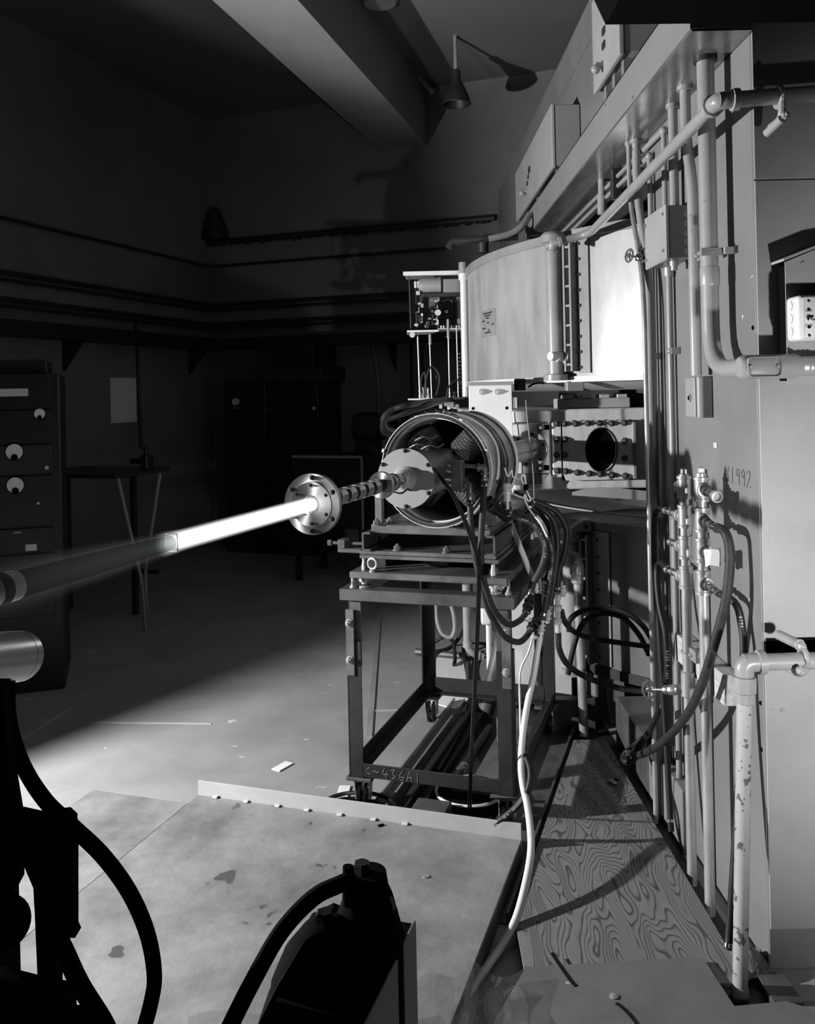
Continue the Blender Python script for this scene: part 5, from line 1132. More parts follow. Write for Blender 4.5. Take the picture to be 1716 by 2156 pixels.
# ================================================================== HOSES AT THE STAND
Yh = 3.22
phose('coolant_hose', 'black hose hanging from the manifold elbow, front of the stand', [Q(1021, 1010, Y=3.20), Q(1016, 1080, Y=3.16), Q(1013, 1130, Y=3.15), Q(1013, 1174, Y=3.15), Q(1020, 1227, Y=3.16), Q(1039, 1282, Y=3.2), Q(1069, 1314, Y=3.25), Q(1095, 1306, Y=3.3), Q(1112, 1284, Y=3.34)], .0115)
phose('coolant_hose', 'black hose hanging lowest, looping below the stand top', [Q(989, 1048, Y=3.20), Q(992, 1110, Y=3.17), Q(1002, 1180, Y=3.17), Q(1014, 1230, Y=3.18), Q(1030, 1288, Y=3.22), Q(1061, 1338, Y=3.26), Q(1091, 1352, Y=3.3), Q(1110, 1338, Y=3.34), Q(1119, 1318, Y=3.36)], .0115)
ta = NB(); M = axis_m(Q(1017, 1198, Y=3.15), (0.05, 0, 1)); lathe(ta, [(.024, -.018), (.027, -.012), (.027, .012), (.023, .018)], M @ Matrix.Diagonal((1, .8, 1, 1)), 14); one('tape_binding', ta, m_black, 'black tape binding the hanging hoses to the stand edge', 'tape')
phose('coolant_hose', 'printed hose from the barrel side, left of the bundle', [Q(1069, 1081, Y=3.42), Q(1095, 1092, Y=3.40), Q(1125, 1106, Y=3.40), Q(1147, 1146, Y=3.40), Q(1143, 1186, Y=3.40), Q(1124, 1226, Y=3.40), Q(1116, 1256, Y=3.40)], .0118, m_rubber_g, '8000 - MIL - H - 6000 - 5/8', .06, .010)
phose('coolant_hose', 'printed hose from the barrel side, crossing the middle of the bundle', [Q(1074, 1073, Y=3.48), Q(1098, 1085, Y=3.46), Q(1128, 1106, Y=3.46), Q(1154, 1135, Y=3.46), Q(1163, 1174, Y=3.46), Q(1155, 1240, Y=3.46), Q(1142, 1305, Y=3.44)], .0118, m_rubber_g, '5/8 - 8000 - H - MIL - 0000 - 5/8 - 8000 - MIL - H', .05, .010)
phose('coolant_hose', 'plain black hose of the bundle, second from its right side', [Q(1117, 1058, Y=3.56), Q(1145, 1074, Y=3.55), Q(1166, 1098, Y=3.55), Q(1174, 1140, Y=3.55), Q(1170, 1193, Y=3.54), Q(1160, 1260, Y=3.52), Q(1155, 1282, Y=3.52)], .0118, m_rubber)
phose('coolant_hose', 'plain black hose bulging farthest right in the bundle', [Q(1112, 1052, Y=3.62), Q(1148, 1064, Y=3.62), Q(1176, 1082, Y=3.62), Q(1193, 1116, Y=3.62), Q(1189, 1163, Y=3.60), Q(1177, 1204, Y=3.58), Q(1174, 1248, Y=3.56)], .0118, m_rubber)
phose('coolant_hose', 'black hose at the back of the bundle by the barrel strap', [Q(1110, 1062, Y=3.66), Q(1140, 1085, Y=3.66), Q(1158, 1115, Y=3.66), Q(1165, 1160, Y=3.66), Q(1154, 1210, Y=3.64), Q(1143, 1232, Y=3.62)], .0105, m_rubber)
hose('pipe_hose', 'upper black hose running right from the fittings to the conduits', 'hose', [Q(1182, 1285, Y=3.58), Q(1190, 1310, Y=3.6), Q(1212, 1332, Y=3.7), Q(1250, 1345, Y=3.8), Q(1310, 1354, Y=3.85), Q(1372, 1362, Y=3.8)], .0115, m_rubber)
hose('pipe_hose', 'lower black hose running right from the fittings to the conduits', 'hose', [Q(1175, 1332, Y=3.56), Q(1178, 1368, Y=3.56), Q(1196, 1400, Y=3.6), Q(1235, 1426, Y=3.7), Q(1300, 1448, Y=3.75), Q(1375, 1460, Y=3.7)], .0125, m_rubber)
hose('arched_hose', 'black hose arching over the lower tank, higher of two', 'hose', [Q(1198, 1330, Y=4.1), Q(1200, 1305, Y=4.1), Q(1230, 1284, Y=4.1), Q(1270, 1280, Y=4.1), Q(1320, 1292, Y=4.05), Q(1352, 1316, Y=4.0), Q(1372, 1345, Y=3.9)], .0125, m_rubber)
hose('arched_hose', 'black hose arching over the lower tank, lower of two', 'hose', [Q(1196, 1420, Y=4.12), Q(1206, 1370, Y=4.12), Q(1226, 1314, Y=4.12), Q(1265, 1292, Y=4.12), Q(1310, 1300, Y=4.08), Q(1345, 1336, Y=4.0), Q(1366, 1378, Y=3.9)], .0125, m_rubber)
# fittings where the bundle ends
def coupler(lab, a, b, r, m=m_coupler, name='hose_coupling'):
    d = b-a; L = d.length; bm = NB(); lathe(bm, [(r*.8, 0), (r, L*.02), (r, L*.14), (r*.7, L*.16), (r*.7, L*.28), (r*1.25, L*.3), (r*1.25, L*.42), (r*.85, L*.45), (r*.85, L*.6), (r*1.2, L*.62), (r*1.2, L*.74), (r*.75, L*.78), (r*.75, L)], axis_m(a, d), 10); return one(name, bm, m, lab, 'fitting')
coupler('long bright coupling string below the bundle, left of the stand pipe', Q(1174, 1250, Y=3.555), Q(1175, 1334, Y=3.56), .0135)
coupler('bright coupling at the end of the crossing bundle hose above the white hose', Q(1141, 1305, Y=3.44), Q(1138, 1336, Y=3.43), .0145)
coupler('bright coupling on the hose second from the right in the bundle', Q(1156, 1278, Y=3.52), Q(1153, 1312, Y=3.52), .0115)
coupler('black coupling joining the upper hanging hose to the bundle', Q(1108, 1290, Y=3.33), Q(1118, 1255, Y=3.38), .017, m_blackg)
coupler('black coupling joining the lowest hanging hose to the bundle', Q(1116, 1325, Y=3.355), Q(1136, 1300, Y=3.40), .017, m_blackg)
coupler('bright coupling on the back hose of the bundle', Q(1143, 1228, Y=3.62), Q(1140, 1250, Y=3.6), .011)
coupler('small bright coupling right of the long coupling string', Q(1186, 1232, Y=3.6), Q(1186, 1256, Y=3.6), .012)
for k, (a, b, lab) in enumerate((((1030, 1050), (1066, 1085), 'upper black taped hose end at the barrel side'), ((1034, 1068), (1070, 1094), 'lower black taped hose end at the barrel side'))):
    bm = NB(); p, q = Q(*a, Y=3.36), Q(*b, Y=3.42); d = q-p; L = d.length; pr_ = []
    for i in range(9): pr_.append((.014+.003*(i % 2), L*i/8))
    lathe(bm, pr_, axis_m(p, d), 10); one('taped_hose_end', bm, m_blackg, lab, 'hose end')
c = Q(1068, 1040, Y=3.45)
t = thing('cable_connector', 'bright threaded cable connector standing beside the barrel', 'connector', c-Vector((0, 0, .05)))
bm = NB(); lathe(bm, [(.007, -.06), (.007, -.03), (.015, -.028), (.015, -.004), (.019, -.002), (.019, .012), (.016, .014)]+[(.016+.0015*(i % 2), .016+.004*i) for i in range(6)]+[(.015, .042)], Matrix.Translation(c), 16); obj('body', bm, m_alu, t)
hose('tied_white_wires', 'white wires looped and tied beside the barrel', 'wire', [Q(1062, 985, Y=3.46), Q(1070, 1003, Y=3.46), Q(1077, 990, Y=3.46), Q(1080, 1004, Y=3.46), Q(1092, 1008, Y=3.45), Q(1098, 1003, Y=3.44), Q(1104, 1003, Y=3.44), Q(1107, 1020, Y=3.44)], .0035, m_wire)
hose('tied_white_wires', 'white wire loop standing above the black tie', 'wire', [Q(1106, 1024, Y=3.44), Q(1098, 1010, Y=3.44), Q(1099, 1000, Y=3.44), Q(1105, 1001, Y=3.44), Q(1106, 1012, Y=3.44), Q(1108, 1026, Y=3.44)], .0035, m_wire)
hose('tied_white_wires', 'white wires hanging in a loop below the black tie', 'wire', [Q(1107, 1028, Y=3.44), Q(1112, 1040, Y=3.43), Q(1117, 1052, Y=3.43), Q(1111, 1054, Y=3.43), Q(1106, 1042, Y=3.43), Q(1104, 1048, Y=3.43), Q(1111, 1066, Y=3.42), Q(1124, 1085, Y=3.40), Q(1137, 1100, Y=3.38), Q(1143, 1112, Y=3.38), Q(1152, 1130, Y=3.38)], .0035, m_wire)
bm = NB(); lathe(bm, [(.009, -.012), (.011, 0), (.009, .012)], axis_m(Q(1107, 1026, Y=3.44), (.1, 0, 1)), 10); one('black_tie', bm, m_black, 'black tie round the white wires', 'tie')
hose('hanging_lead', 'thin pale lead hanging in front of the beam port', 'wire', [Q(1107, 842, Y=4.6), Q(1110, 880, Y=4.6), Q(1116, 930, Y=4.6), Q(1122, 985, Y=4.6), Q(1124, 1020, Y=4.6), Q(1125, 1052, Y=4.6)], .0032, m_tank_dull)
# pair of black cables from the round plate to the floor
for k in range(2):
    o_ = k*5
    hose('front_cable', ['left of two black cables falling from the round plate to the platform', 'right of two black cables falling from the round plate to the platform'][k], 'cable', [Q(912+o_*.4, 985, Y=3.09), Q(930+o_, 1012, Y=3.07), Q(953+o_, 1044, Y=3.08), Q(981+o_, 1108, Y=3.12), Q(1000+o_, 1163, Y=3.14), Q(1006+o_, 1196, Y=3.14), Q(1004+o_, 1290, Y=3.16), Q(998+o_*.8, 1440, Y=3.2), Q(990+o_*.7, 1600, Y=3.25), Q(986+o_, 1716, Z=.02)], .0042, m_blackg)
# white plastic hose
phose('white_hose', 'white plastic hose running from the bundle down to the floor beside the platform', [Q(1139, 1330, Y=3.43), Q(1132, 1370, Y=3.42), Q(1124, 1420, Y=3.40), Q(1111, 1480, Y=3.36), Q(1101, 1545, Y=3.30), Q(1097, 1610, Y=3.24), Q(1101, 1655, Y=3.2), Q(1109, 1690, Y=3.15), Q(1116, 1740, Y=3.05), Q(1118, 1790, Y=2.95), Q(1109, 1850, Y=2.85), Q(1088, 1930, Y=2.74), Q(1060, 1985, Z=.03), Q(1040, 2015, Z=.02), Q(1000, 2070, Z=.02), Q(960, 2130, Z=.02)], .0125, m_whose)
phose('printed_loop_hose', 'printed black hose looping round the foot of the right front leg', [Q(1098, 1585, Y=3.27), Q(1110, 1600, Y=3.24), Q(1117, 1630, Y=3.2), Q(1110, 1665, Y=3.18), Q(1090, 1695, Y=3.18), Q(1065, 1718, Y=3.2), Q(1038, 1738, Y=3.22)], .0115, m_rubber, 'WEATHERHEAD - H-0R -', .16, .010)
hose('white_lead', 'thin white lead hanging left of the white hose', 'wire', [Q(1121, 1345, Y=3.5), Q(1112, 1375, Y=3.5), Q(1098, 1405, Y=3.5), Q(1094, 1440, Y=3.5), Q(1095, 1500, Y=3.5), Q(1096, 1560, Y=3.5)], .004, m_wire)
for k, (px, py) in enumerate(((1112, 1305), (1124, 1342), (1046, 1297))):
    p = Q(px, py, Y=3.3); bm = NB(); ball(bm, p, .011, (1.4, .5, .8), 10); one('paper_tag', bm, m_tape, ['white paper tag on the upper black coupling', 'white paper tag on the lower black coupling', 'white paper tag between the two hanging hoses'][k], 'tag')
# pale prop rod
a, b = Q(1073, 1098, Y=3.72), Q(1134, 1248, Y=3.62)
bm = NB(); cyl(bm, a, b, .0125, 14); one('prop_rod', bm, m_white, 'pale round rod slanting behind the hoses right of the carriage', 'rod')
# ================================================================== THINGS BEHIND THE STAND
def bq(px, py, y=4.95): return Q(px, py, Y=y)
t = thing('drain_pipes', 'grey drain pipes with an elbow rising behind the stand', 'pipe', bq(985, 1385))
bm = NB(); pipe(bm, [bq(981, 1230), bq(984, 1370), bq(1018, 1383)], .022, .06, 14); obj('tube', bm, m_tank_dull, t)
bm = NB(); cyl(bm, bq(984, 1350), bq(984.5, 1362), .027, 14); cyl(bm, bq(1000, 1379), bq(1010, 1381), .027, 14); obj('coupling', bm, m_pipe, t)
bm = NB(); cyl(bm, Q(985, 1385, Y=4.95)-Vector((0, 0, .02)), Vector((bq(985, 1385).x, 4.95, 0)), .014, 10); obj('support', bm, m_dark, t)
t = thing('white_junction_box', 'white knockout box on a conduit behind the stand leg', 'electrical box', Vector((bq(1028, 1300).x, 4.9, 0)))
a, b = Q(1014, 1282, Y=4.85), Q(1034, 1316, Y=4.85)
bm = NB(); box(bm, (a.x, 4.85, b.z), (b.x, 4.93, a.z), None, .006); obj('box_body', bm, m_white, t)
for z in (.25, .6): bm = NB(); cyl(bm, (a.x*.35+b.x*.65, 4.85, b.z+(a.z-b.z)*z), (a.x*.35+b.x*.65, 4.847, b.z+(a.z-b.z)*z), .012, 14); obj('knockout', bm, m_plate, t)
bm = NB(); p = Q(1029, 1318, Y=4.89); cyl(bm, (p.x, 4.89, 0), (p.x, 4.89, p.z+.01), .016, 12); obj('conduit', bm, m_white, t)
hose('floor_hose', 'thin grey hose loop hanging behind the far stand leg', 'hose', [bq(921, 1250), bq(918, 1290), bq(928, 1330), bq(948, 1342), bq(957, 1325), bq(955, 1295), bq(947, 1265)], .011, m_tank_dull)
hose('floor_hose', 'dark hose curving across the floor behind the far stand leg', 'hose', [Q(905, 1375, Z=.05), Q(945, 1365, Z=.06), Q(965, 1345, Z=.1), Q(978, 1320, Z=.2), bq(982, 1290)], .012, m_rubber)
hose('floor_hose', 'dark hose arching onto the bright floor sheet', 'hose', [Q(915, 1352, Z=.06), Q(935, 1341, Z=.1), Q(953, 1350, Z=.12), Q(958, 1385, Z=.04), Q(956, 1400, Z=.02)], .012, m_rubber)
hose('floor_hose', 'black hose running forward under the stand from the drain pipes', 'hose', [Q(975, 1365, Z=.05), Q(983, 1410, Z=.02), Q(990, 1450, Z=.02), Q(986, 1500, Z=.02), Q(960, 1555, Z=.02), Q(920, 1625, Z=.02)], .013, m_rubber)
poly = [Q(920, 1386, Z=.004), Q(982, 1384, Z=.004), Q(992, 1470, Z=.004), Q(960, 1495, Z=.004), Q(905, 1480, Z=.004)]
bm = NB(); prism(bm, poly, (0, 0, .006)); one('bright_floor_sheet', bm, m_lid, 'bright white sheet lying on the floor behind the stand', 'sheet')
bm = NB(); tube(bm, [Q(876, 1372, Z=.03), Q(990, 1383, Z=.03)], .022, 10, smooth=False); one('floor_pipe', bm, m_frame, 'short dark pipe lying on the floor behind the far leg', 'pipe')
t = thing('leaning_pipe', 'dark thick pipe slanting behind the right front leg', 'pipe', Q(1020, 1480, Z=0))
bm = NB(); cyl(bm, Q(1060, 1345, Y=4.6), Q(1022, 1500, Z=.03), .045, 16); obj('tube', bm, m_frame, t)
a = Q(1066, 1250, Y=4.75)
bm = NB(); box(bm, (a.x, 4.75, .62), (a.x+.16, 4.9, a.z), None, .01); box(bm, (a.x+.01, 4.76, 0), (a.x+.15, 4.89, .62), None, .004); one('pale_cabinet', bm, m_white, 'pale cabinet seen between the stand legs below the lower tank', 'cabinet')
a, b = Q(1165, 1290, Y=4.55), Q(1204, 1400, Y=4.55)
bm = NB(); box(bm, (a.x, 4.55, 0), (b.x, 4.62, a.z+.1), None, .004); one('pale_sheet', bm, m_white, 'pale upright panel beside the stand pipe', 'sheet')
bm = NB(); a, b = Q(1205, 1490, Y=4.25), Q(1245, 1520, Y=4.25); box(bm, (a.x-.1, 4.38, 0), (b.x+.05, 4.44, .16), None, .003); one('floor_curb', bm, m_frame, 'low dark curb behind the foot of the stand pipe', 'curb')
# floor tracks inside the stand
def track(lab, x, wdt, h, m, name='floor_track', y0=-.10, y1=1.35):
    t = thing(name, lab, 'track', S(x, .6, 0))
    bm = NB(); box(bm, (x, y0, 0), (x+wdt, y1, .006), SM); obj('web', bm, m, t)
    bm = NB(); box(bm, (x, y0, 0.006), (x+.008, y1, h), SM); obj('flange', bm, m, t); bm = NB(); box(bm, (x+wdt-.008, y0, .006), (x+wdt, y1, h), SM); obj('flange', bm, m, t)
track('pale steel floor track under the left side of the stand', .10, .065, .03, m_duct)
track('dark steel floor track under the middle of the stand', .25, .07, .05, m_frame_d)
track('wide steel floor channel under the right casters', SW-.10, .17, .04, m_frame, 'caster_channel', -.55, 1.45)
bm = NB(); box(bm, (.18, -.05, .0), (.235, 1.2, .012), SM); one('floor_bar', bm, m_frame_d, 'dark flat bar lying between the floor tracks', 'bar')
t = thing('floor_pipe_run', 'dark pipe with a brass joint lying under the stand', 'pipe', S(.34, .5, .02))
bm = NB(); cyl(bm, S(.36, -.05, .022), S(.38, 1.0, .022), .018, 12); obj('tube', bm, m_frame_d, t)
bm = NB(); lathe(bm, [(.019, 0), (.024, .01), (.024, .03), (.019, .04), (.023, .05), (.023, .07), (.019, .08)], axis_m(S(.37, .45, .022), SM.to_3x3() @ Vector((.02, 1, 0))), 10); obj('joint', bm, m_brass, t)
bm = NB(); box(bm, (.44, .35, 0), (.60, 1.05, .03), SM, .003); one('floor_plate', bm, m_slab, 'worn steel plate lying under the stand by the right leg', 'plate')
bm = NB(); box(bm, (.46, .8, .03), (.58, .95, .15), SM, .004); one('steel_block', bm, m_slab, 'grey steel block standing on the worn plate under the stand', 'block')
bm = NB(); box(bm, (.30, -.08, 0), (.44, .06, .08), SM, .004); one('steel_block', bm, m_frame, 'grey steel block lying behind the pale lip at the stand front', 'block')
c = S(.47, .22, 0.0)
t = thing('dial_scale', 'black round pan with a pale rim lying under the stand', 'pan', c)
bm = NB(); lathe(bm, [(.13, .0), (.14, .01), (.14, .055)], Matrix.Translation(c), 40); obj('pan', bm, m_black, t)
bm = NB(); torus(bm, c+Vector((0, 0, .056)), (0, 0, 1), .138, .006, 40, 6); obj('rim', bm, m_white, t)
bm = NB(); lathe(bm, [(.006, 0), (.012, .01), (.012, .03), (.008, .032), (.008, .06)], axis_m(c+Vector((.14, -.02, .05)), (1, -.2, .05)), 8); obj('fitting', bm, m_alu, t)
for k in range(3):
    c = S(.04+.02*k, -.06+.015*k, .012+.018*k)
    bm = NB(); torus(bm, c, (.05, .02*k, 1), .12+.015*k, .008, 40, 6); one('coiled_cable', bm, m_blackg, ['bottom turn of the black cable coiled at the left caster', 'middle turn of the black cable coiled at the left caster', 'top turn of the black cable coiled at the left caster'][k], 'cable')
bm = NB(); box(bm, (.32, 2.4, 0), (.984, 4.9, .004)); one('trench_cover', bm, m_darker, 'dark floor strip of the trench beside and beyond the plywood', 'trench')
# ================================================================== FLOOR PIECES
PT = .08
t = thing('platform_main_sheet', 'large worn steel cover sheet in the foreground with a pale raised lip', 'cover sheet', S(.1, -1.0, 0))
bm = NB(); box(bm, (-.573, -2.7, PT-.012), (.76, -.165, PT), SM, .002); obj('top_sheet', bm, m_plat, t)
bm = NB(); box(bm, (.752, -2.7, .0), (.76, -.165, PT-.012), SM); obj('side_sheet', bm, m_frame, t, 'dark side face')
bm = NB(); box(bm, (-.573, -.165, .0), (.76, -.157, PT+.058), SM, .001); lp = obj('back_lip', bm, m_lip, t, 'pale raised lip')
for i in range(7):
    x = -.50+.135*i+.004*(i % 3); bm = NB(); box(bm, (x, -.18, PT), (x+.022, -.164, PT+.008), SM, .002); obj('weld_tack', bm, m_tape, t)
bm = NB(); box(bm, (-1.03, -2.7, PT-.02), (-.577, -.235, PT-.004), SM, .002); box(bm, (-1.03, -2.7, 0), (-1.02, -.235, PT-.02), SM); one('platform_side_sheet', bm, m_plat, 'narrower worn cover sheet left of the large one', 'cover sheet')
q = Q(897, 1846, Z=PT); bm = NB(); cyl(bm, q, q+Vector((0, 0, .003)), .012, 14); one('washer', bm, m_galv, 'small loose washer on the cover sheet near its right edge', 'washer')
q = Q(1297, 1645, Z=.05)
for k, (px, py, z, s, m, lab) in enumerate(((460, 1678, PT, .018, m_black, 'small dark chip on the cover sheet by the lip end'), (802, 1739, PT, .012, m_black, 'small dark chip on the cover sheet below the lip middle'), (595, 1615, 0, .05, m_paper, 'pale scrap lying on the floor beyond the lip'), (724, 1667, 0, .05, m_paper, 'crumpled pale scrap left of the front caster'), (1290, 1647, .05, .022, m_rag, 'torn paper scrap on the plywood'), (1298, 1643, .05, .01, m_black, 'dark crumb beside the paper scrap on the plywood'))):
    q = Q(px, py, Z=z); bm = NB(); box(bm, (-s, -s*.5, 0), (s, s*.5, .006), Matrix.Translation(q) @ Matrix.Rotation(.5*k, 4, 'Z'), .002); one('floor_scrap', bm, m, lab, 'scrap')
bm = NB(); prism(bm, [(.315, 2.44, .012), (.925, 2.44, .012), (.925, 4.16, .012), (.775, 4.16, .012), (.315, 2.772, .012)], (0, 0, .034)); pl = one('plywood_sheet', bm, m_ply, 'fir plywood sheet with bold grain covering the walkway by the magnet', 'plywood')
bm = NB(); q0 = S(.76, -1.5, 0)
ZS = .062
A_, B_, C_, D_, E_ = Q(1107, 2036, Z=ZS), Q(1478, 2014, Z=ZS), Q(1546, 2118, Z=ZS), Q(1655, 2108, Z=ZS), Q(1716, 2150, Z=ZS)
poly = [A_, B_, C_, D_, Vector((WX-.01, D_.y-.02, ZS)), Vector((1.5, 2.3, ZS)), Vector((1.5, 1.5, ZS)), Vector((.0, 1.5, ZS)), Vector((.08, 2.05, ZS))]
prism(bm, [Vector((v.x, v.y, ZS-.014)) for v in poly], (0, 0, .014)); one('floor_plate_cutout', bm, m_slabf, 'grey steel floor plate with a cutout round the corner pipe', 'floor plate')
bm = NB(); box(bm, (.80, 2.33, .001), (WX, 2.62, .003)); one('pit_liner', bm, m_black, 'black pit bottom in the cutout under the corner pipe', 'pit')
bm = NB(); box(bm, (1.0-.03, 2.38, .003), (WX+.02, 2.50, .03), None, .003); one('pit_block', bm, m_frame, 'dark block in the pit behind the corner pipe', 'block')
random.seed(5); bm = NB(); bmesh.ops.create_grid(bm, x_segments=18, y_segments=14, size=.5)
for v in bm.verts: v.co = Vector((.965+v.co.x*.12, 2.56+v.co.y*.14, .02+.045*max(0, 1-4*v.co.length_squared)+.006*random.random()))
bm_o = one('dirt_heap', bm, m_dirt, 'heap of grit swept into the corner by the stand pipe', 'dirt'); bm_o['kind'] = 'stuff'
# gashes and a bolt on the floor plate
def gash(lab, pts, z, wd):
    P_ = [Q(px, py, Z=z) for px, py in pts]; bm = NB(); tube(bm, P_, [wd*.25, wd, wd*1.3, wd*.8][:len(P_)] if False else wd*.6, 6, 4); 
    for v in bm.verts: v.co.z = z+(v.co.z-z)*.25
    one('dried_tar_strip', bm, m_blackg, lab, 'tar strip')
gash('black tar strip across the plywood front edge', [(1163, 2006), (1185, 2040), (1202, 2064), (1213, 2076)], ZS+.001, .010)
gash('black tar strip at the bottom edge of the floor plate', [(1298, 2112), (1312, 2122), (1330, 2140), (1345, 2160)], ZS+.001, .010)
q = Q(1293, 2099, Z=ZS); bm = NB(); lathe(bm, [(.012, 0), (.012, .003), (.006, .005)], Matrix.Translation(q), 16); one('plate_screw', bm, m_galv, 'screw head in the grey floor plate', 'screw')

# ================================================================== DARK FOREGROUND
# plastic film over the platform corner
random.seed(9); bm = NB(); NX, NY = 22, 16
c00, c10, c01, c11 = Q(868, 2068, Z=.13), Q(1113, 2040, Z=.085), Q(800, 2250, Z=.13), Q(1112, 2260, Z=.085)
G = []
for j in range(NY+1):
    row = []
    for i in range(NX+1):
        u, v = i/NX, j/NY; p = c00.lerp(c10, u).lerp(c01.lerp(c11, u), v); row.append(bm.verts.new(p+Vector((0, 0, .012*math.sin(7*u+4*v)+.01*math.sin(13*u-6*v)+(.035*math.exp(-((u-.52-.1*v)/.09)**2))))))
    G.append(row)
for j in range(NY):
    for i in range(NX): bm.faces.new((G[j][i], G[j][i+1], G[j+1][i+1], G[j+1][i]))
one('plastic_film', bm, m_film, 'clear plastic film draped over the platform corner at the bottom edge', 'film', None, 80)
bm = NB(); c00, c10, c01, c11 = Q(395, 2142, Z=.115), Q(880, 2102, Z=.115), Q(395, 2260, Z=.115), Q(880, 2260, Z=.115); G = []
for j in range(9):
    row = []
    for i in range(23):
        u, v = i/22, j/8; p = c00.lerp(c10, u).lerp(c01.lerp(c11, u), v); row.append(bm.verts.new(p+Vector((0, 0, .006*math.sin(9*u+5*v)+.008*math.sin(17*u-9*v)))))
    G.append(row)
for j in range(8):
    for i in range(22): bm.faces.new((G[j][i], G[j][i+1], G[j+1][i+1], G[j+1][i]))
one('plastic_film', bm, m_film, 'clear plastic film lying on the cover sheet along the bottom edge', 'film', None, 80)
# pump box
PM = frame(Q(876, 1938, Y=1.30), 17); ptop = PM.translation.z
t = thing('pump_box', 'black boxed pump unit with a grey side panel at the bottom edge', 'pump', PM @ Vector((-.2, -.3, -ptop+PT)))
def pbox(name, lo, hi, m, bev=.004, par=None, lab=None): bm = NB(); box(bm, lo, hi, PM, bev); return obj(name, bm, m, par or t, lab)
pbox('case', (-.13, -.7, -ptop+PT), (-.004, -.01, -.012), m_black)
pbox('side_panel', (-.004, -.7, -ptop+PT), (0, 0, 0), m_yoke, .001, None, 'grey side panel')
pbox('top_plate', (-.13, -.7, -.012), (-.004, 0, -.004), m_black, .002)
def pv(px, py, y): return Q(px, py, Y=y)
def plathe(name, px, py, y, prof, m=m_black, n=20, ax=(0, 0, 1)): bm = NB(); lathe(bm, prof, axis_m(pv(px, py, y), ax), n); return obj(name, bm, m, t)
plathe('motor_dome', 690, 2000, 1.20, [(.085, -.30), (.085, -.10), (.078, -.04), (.06, .0), (.035, .03), (.02, .04)], m_black, 32)
plathe('hex_plug', 684, 1946, 1.20, [(.013, -.02), (.013, .015), (.011, .018)], m_blackg, 6)
plathe('pump_head', 775, 1985, 1.24, [(.05, -.18), (.05, .0), (.044, .04), (.032, .07), (.028, .10)], m_black, 24)
plathe('hex_plug', 762, 1842, 1.24, [(.0125, -.03), (.0125, .015), (.011, .018)], m_frame_d, 6)
plathe('valve_body', 770, 1925, 1.24, [(.030, -.04), (.033, -.01), (.033, .03), (.024, .05)], m_black, 18)
bm = NB(); tube(bm, [pv(733, 1905, 1.22), pv(732, 1860, 1.22), pv(733, 1824, 1.22)], .0075, 12); obj('lever', bm, m_black, t)
bm = NB(); tube(bm, [pv(790, 1862, 1.24), pv(806, 1880, 1.24), pv(818, 1920, 1.25), pv(835, 1975, 1.26)], .013, 12); obj('elbow_hose', bm, m_black, t)
bm = NB(); q = pv(824, 1945, 1.245); box(bm, (-.006, -.004, -.016), (.006, .004, .016), Matrix.Translation(q) @ Matrix.Rotation(-.3, 4, 'Y'), .001); obj('paper_label', bm, m_tank_dull, t)
plathe('glass_bowl', 776, 1985, 1.21, [(.012, -.03), (.012, .02), (.016, .025)], m_blackg, 16)
plathe('fitting', 812, 1915, 1.235, [(.010, -.02), (.014, -.01), (.014, .01), (.008, .02)], m_frame_d, 8)
bm = NB(); prism(bm, [pv(540, 2165, 1.15), pv(585, 2075, 1.15), pv(640, 1985, 1.17), pv(690, 1960, 1.18), pv(760, 1990, 1.2), pv(780, 2165, 1.15)], (.0, .10, -.02)); obj('casting', bm, m_black, t)
hose('suction_hose', 'thick black hose arching from the pump to the bottom edge', 'hose', [pv(745, 1850, 1.22), pv(715, 1862, 1.21), pv(660, 1890, 1.2), pv(592, 1962, 1.18), pv(530, 2070, 1.15), pv(480, 2170, 1.13), pv(435, 2265, 1.12), pv(395, 2360, 1.11), Vector((-.27, 1.06, .5)), Vector((-.32, 1.0, .095))], .0115, m_black)
# target carriage silhouettes on the left
t = thing('target_carriage', 'black target carriage of posts and plates standing at the left edge', 'carriage', (-.62, 1.3, PT))
TY = 1.22
def tp(px, py, y=TY): return Q(px, py, Y=y)
def tprism(name, pts, dep=.024, y=TY, m=m_black): bm = NB(); prism(bm, [tp(px, py, y) for px, py in pts], (0, dep, 0)); return obj(name, bm, m, t)
tprism('crossbar', [(-40, 1700), (20, 1712), (75, 1724), (100, 1720), (135, 1716), (150, 1730), (150, 1762), (110, 1800), (-40, 1830)])
tprism('post', [(108, 1750), (152, 1745), (152, 1962), (158, 1975), (112, 1975), (122, 1892), (122, 1802), (108, 1806)])
tprism('side_plate', [(40, 1800), (108, 1790), (108, 1890), (122, 1892), (112, 1980), (72, 1910), (70, 1870)])
tprism('lower_post', [(71, 1880), (118, 1880), (118, 2095), (80, 2085)])
tprism('knob_plate', [(-40, 1780), (36, 1820), (36, 1860), (20, 1890), (-40, 1900)])
tprism('base_plate', [(-40, 2055), (10, 2062), (80, 2080), (135, 2090), (148, 2110), (148, 2140), (215, 2150), (215, 2240), (-40, 2240)])
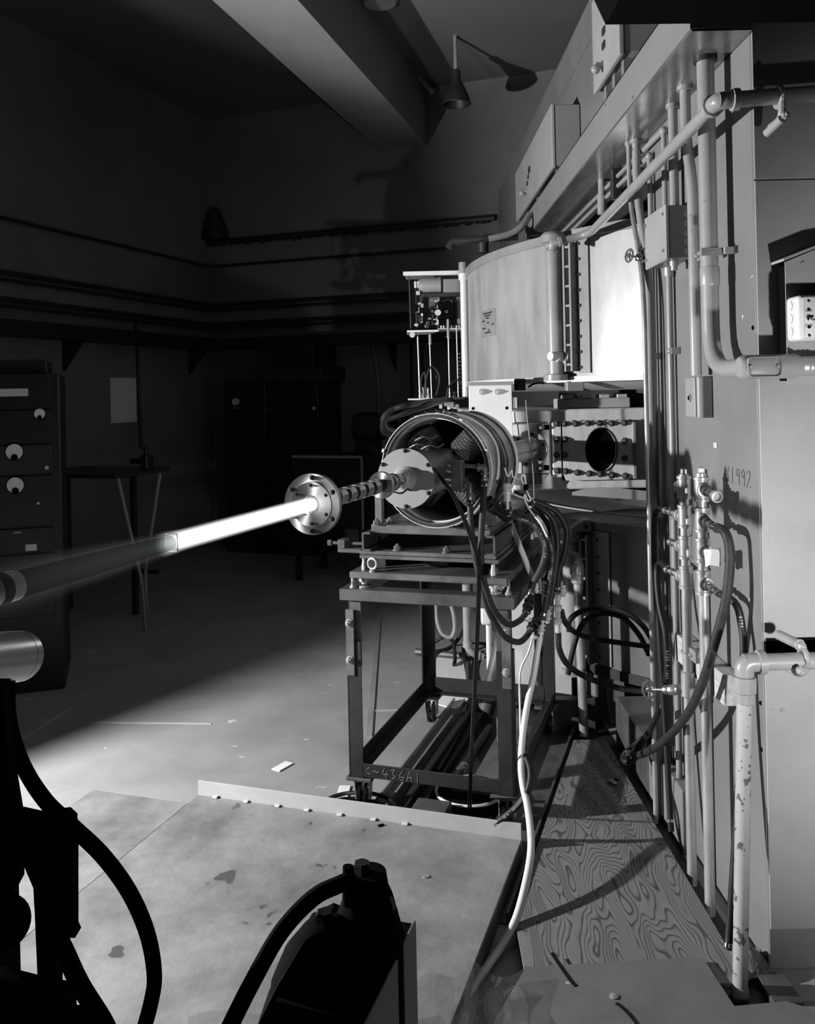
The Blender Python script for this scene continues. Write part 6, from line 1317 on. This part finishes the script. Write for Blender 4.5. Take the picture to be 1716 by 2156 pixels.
tprism('upright', [(-40, 1440), (6, 1440), (14, 1600), (34, 1720), (-40, 1720)])
bm = NB(); cyl(bm, tp(8, 1942, 1.17), tp(8, 1942, 1.25), .034, 28); obj('knob', bm, m_black, t)
bm = NB(); box(bm, (-.80, 1.22, PT), (-.45, 1.24, tp(0, 2220, 1.22).z), None, .004); obj('foot', bm, m_black, t)
ca, cb = Q(-90, 1396, Y=1.20), Q(30, 1383, Y=1.36)
t2 = thing('metal_cylinder', 'machined metal cylinder with a ring groove at the left edge', 'cylinder', ca-Vector((0, 0, .04)))
M = axis_m(ca, cb-ca); L = (cb-ca).length
bm = NB(); lathe(bm, [(.0385, 0), (.0385, L-.004)], M, 40); obj('body', bm, m_turn, t2)
bm = NB(); lathe(bm, [(.037, L-.004), (.037, L-.0025), (.0385, L-.002), (.0385, L+.018), (.034, L+.024)], M, 40); obj('end_cap', bm, m_turn, t2)
bm = NB(); q = tp(-5, 1440, 1.34); box(bm, (q.x-.05, 1.30, PT), (q.x+.01, 1.38, q.z+.01), None, .004); one('cylinder_post', bm, m_black, 'black square post under the metal cylinder', 'post')
hose('carriage_hose', 'thick black hose dropping from the metal cylinder and arching over the platform', 'hose', [tp(16, 1430, 1.32), tp(20, 1520, 1.3), tp(48, 1610, 1.28), tp(95, 1685, 1.26), tp(150, 1738, 1.24), tp(215, 1800, 1.22), tp(272, 1878, 1.22), tp(310, 1965, 1.22), tp(325, 2050, 1.22), tp(318, 2110, 1.21), tp(296, 2190, 1.20), tp(272, 2270, 1.195), tp(245, 2350, 1.19), Vector((-.40, 1.14, .40)), Vector((-.46, 1.08, .095))], .0108, m_black)
hose('carriage_hose', 'black hose leaving the carriage post for the bottom edge', 'hose', [tp(115, 1960, 1.2), tp(135, 2000, 1.2), tp(170, 2075, 1.19), tp(222, 2160, 1.18), tp(248, 2230, 1.18), tp(285, 2310, 1.18), tp(300, 2390, 1.17), Vector((-.40, 1.12, .45)), Vector((-.38, 1.05, .095))], .0125, m_black)
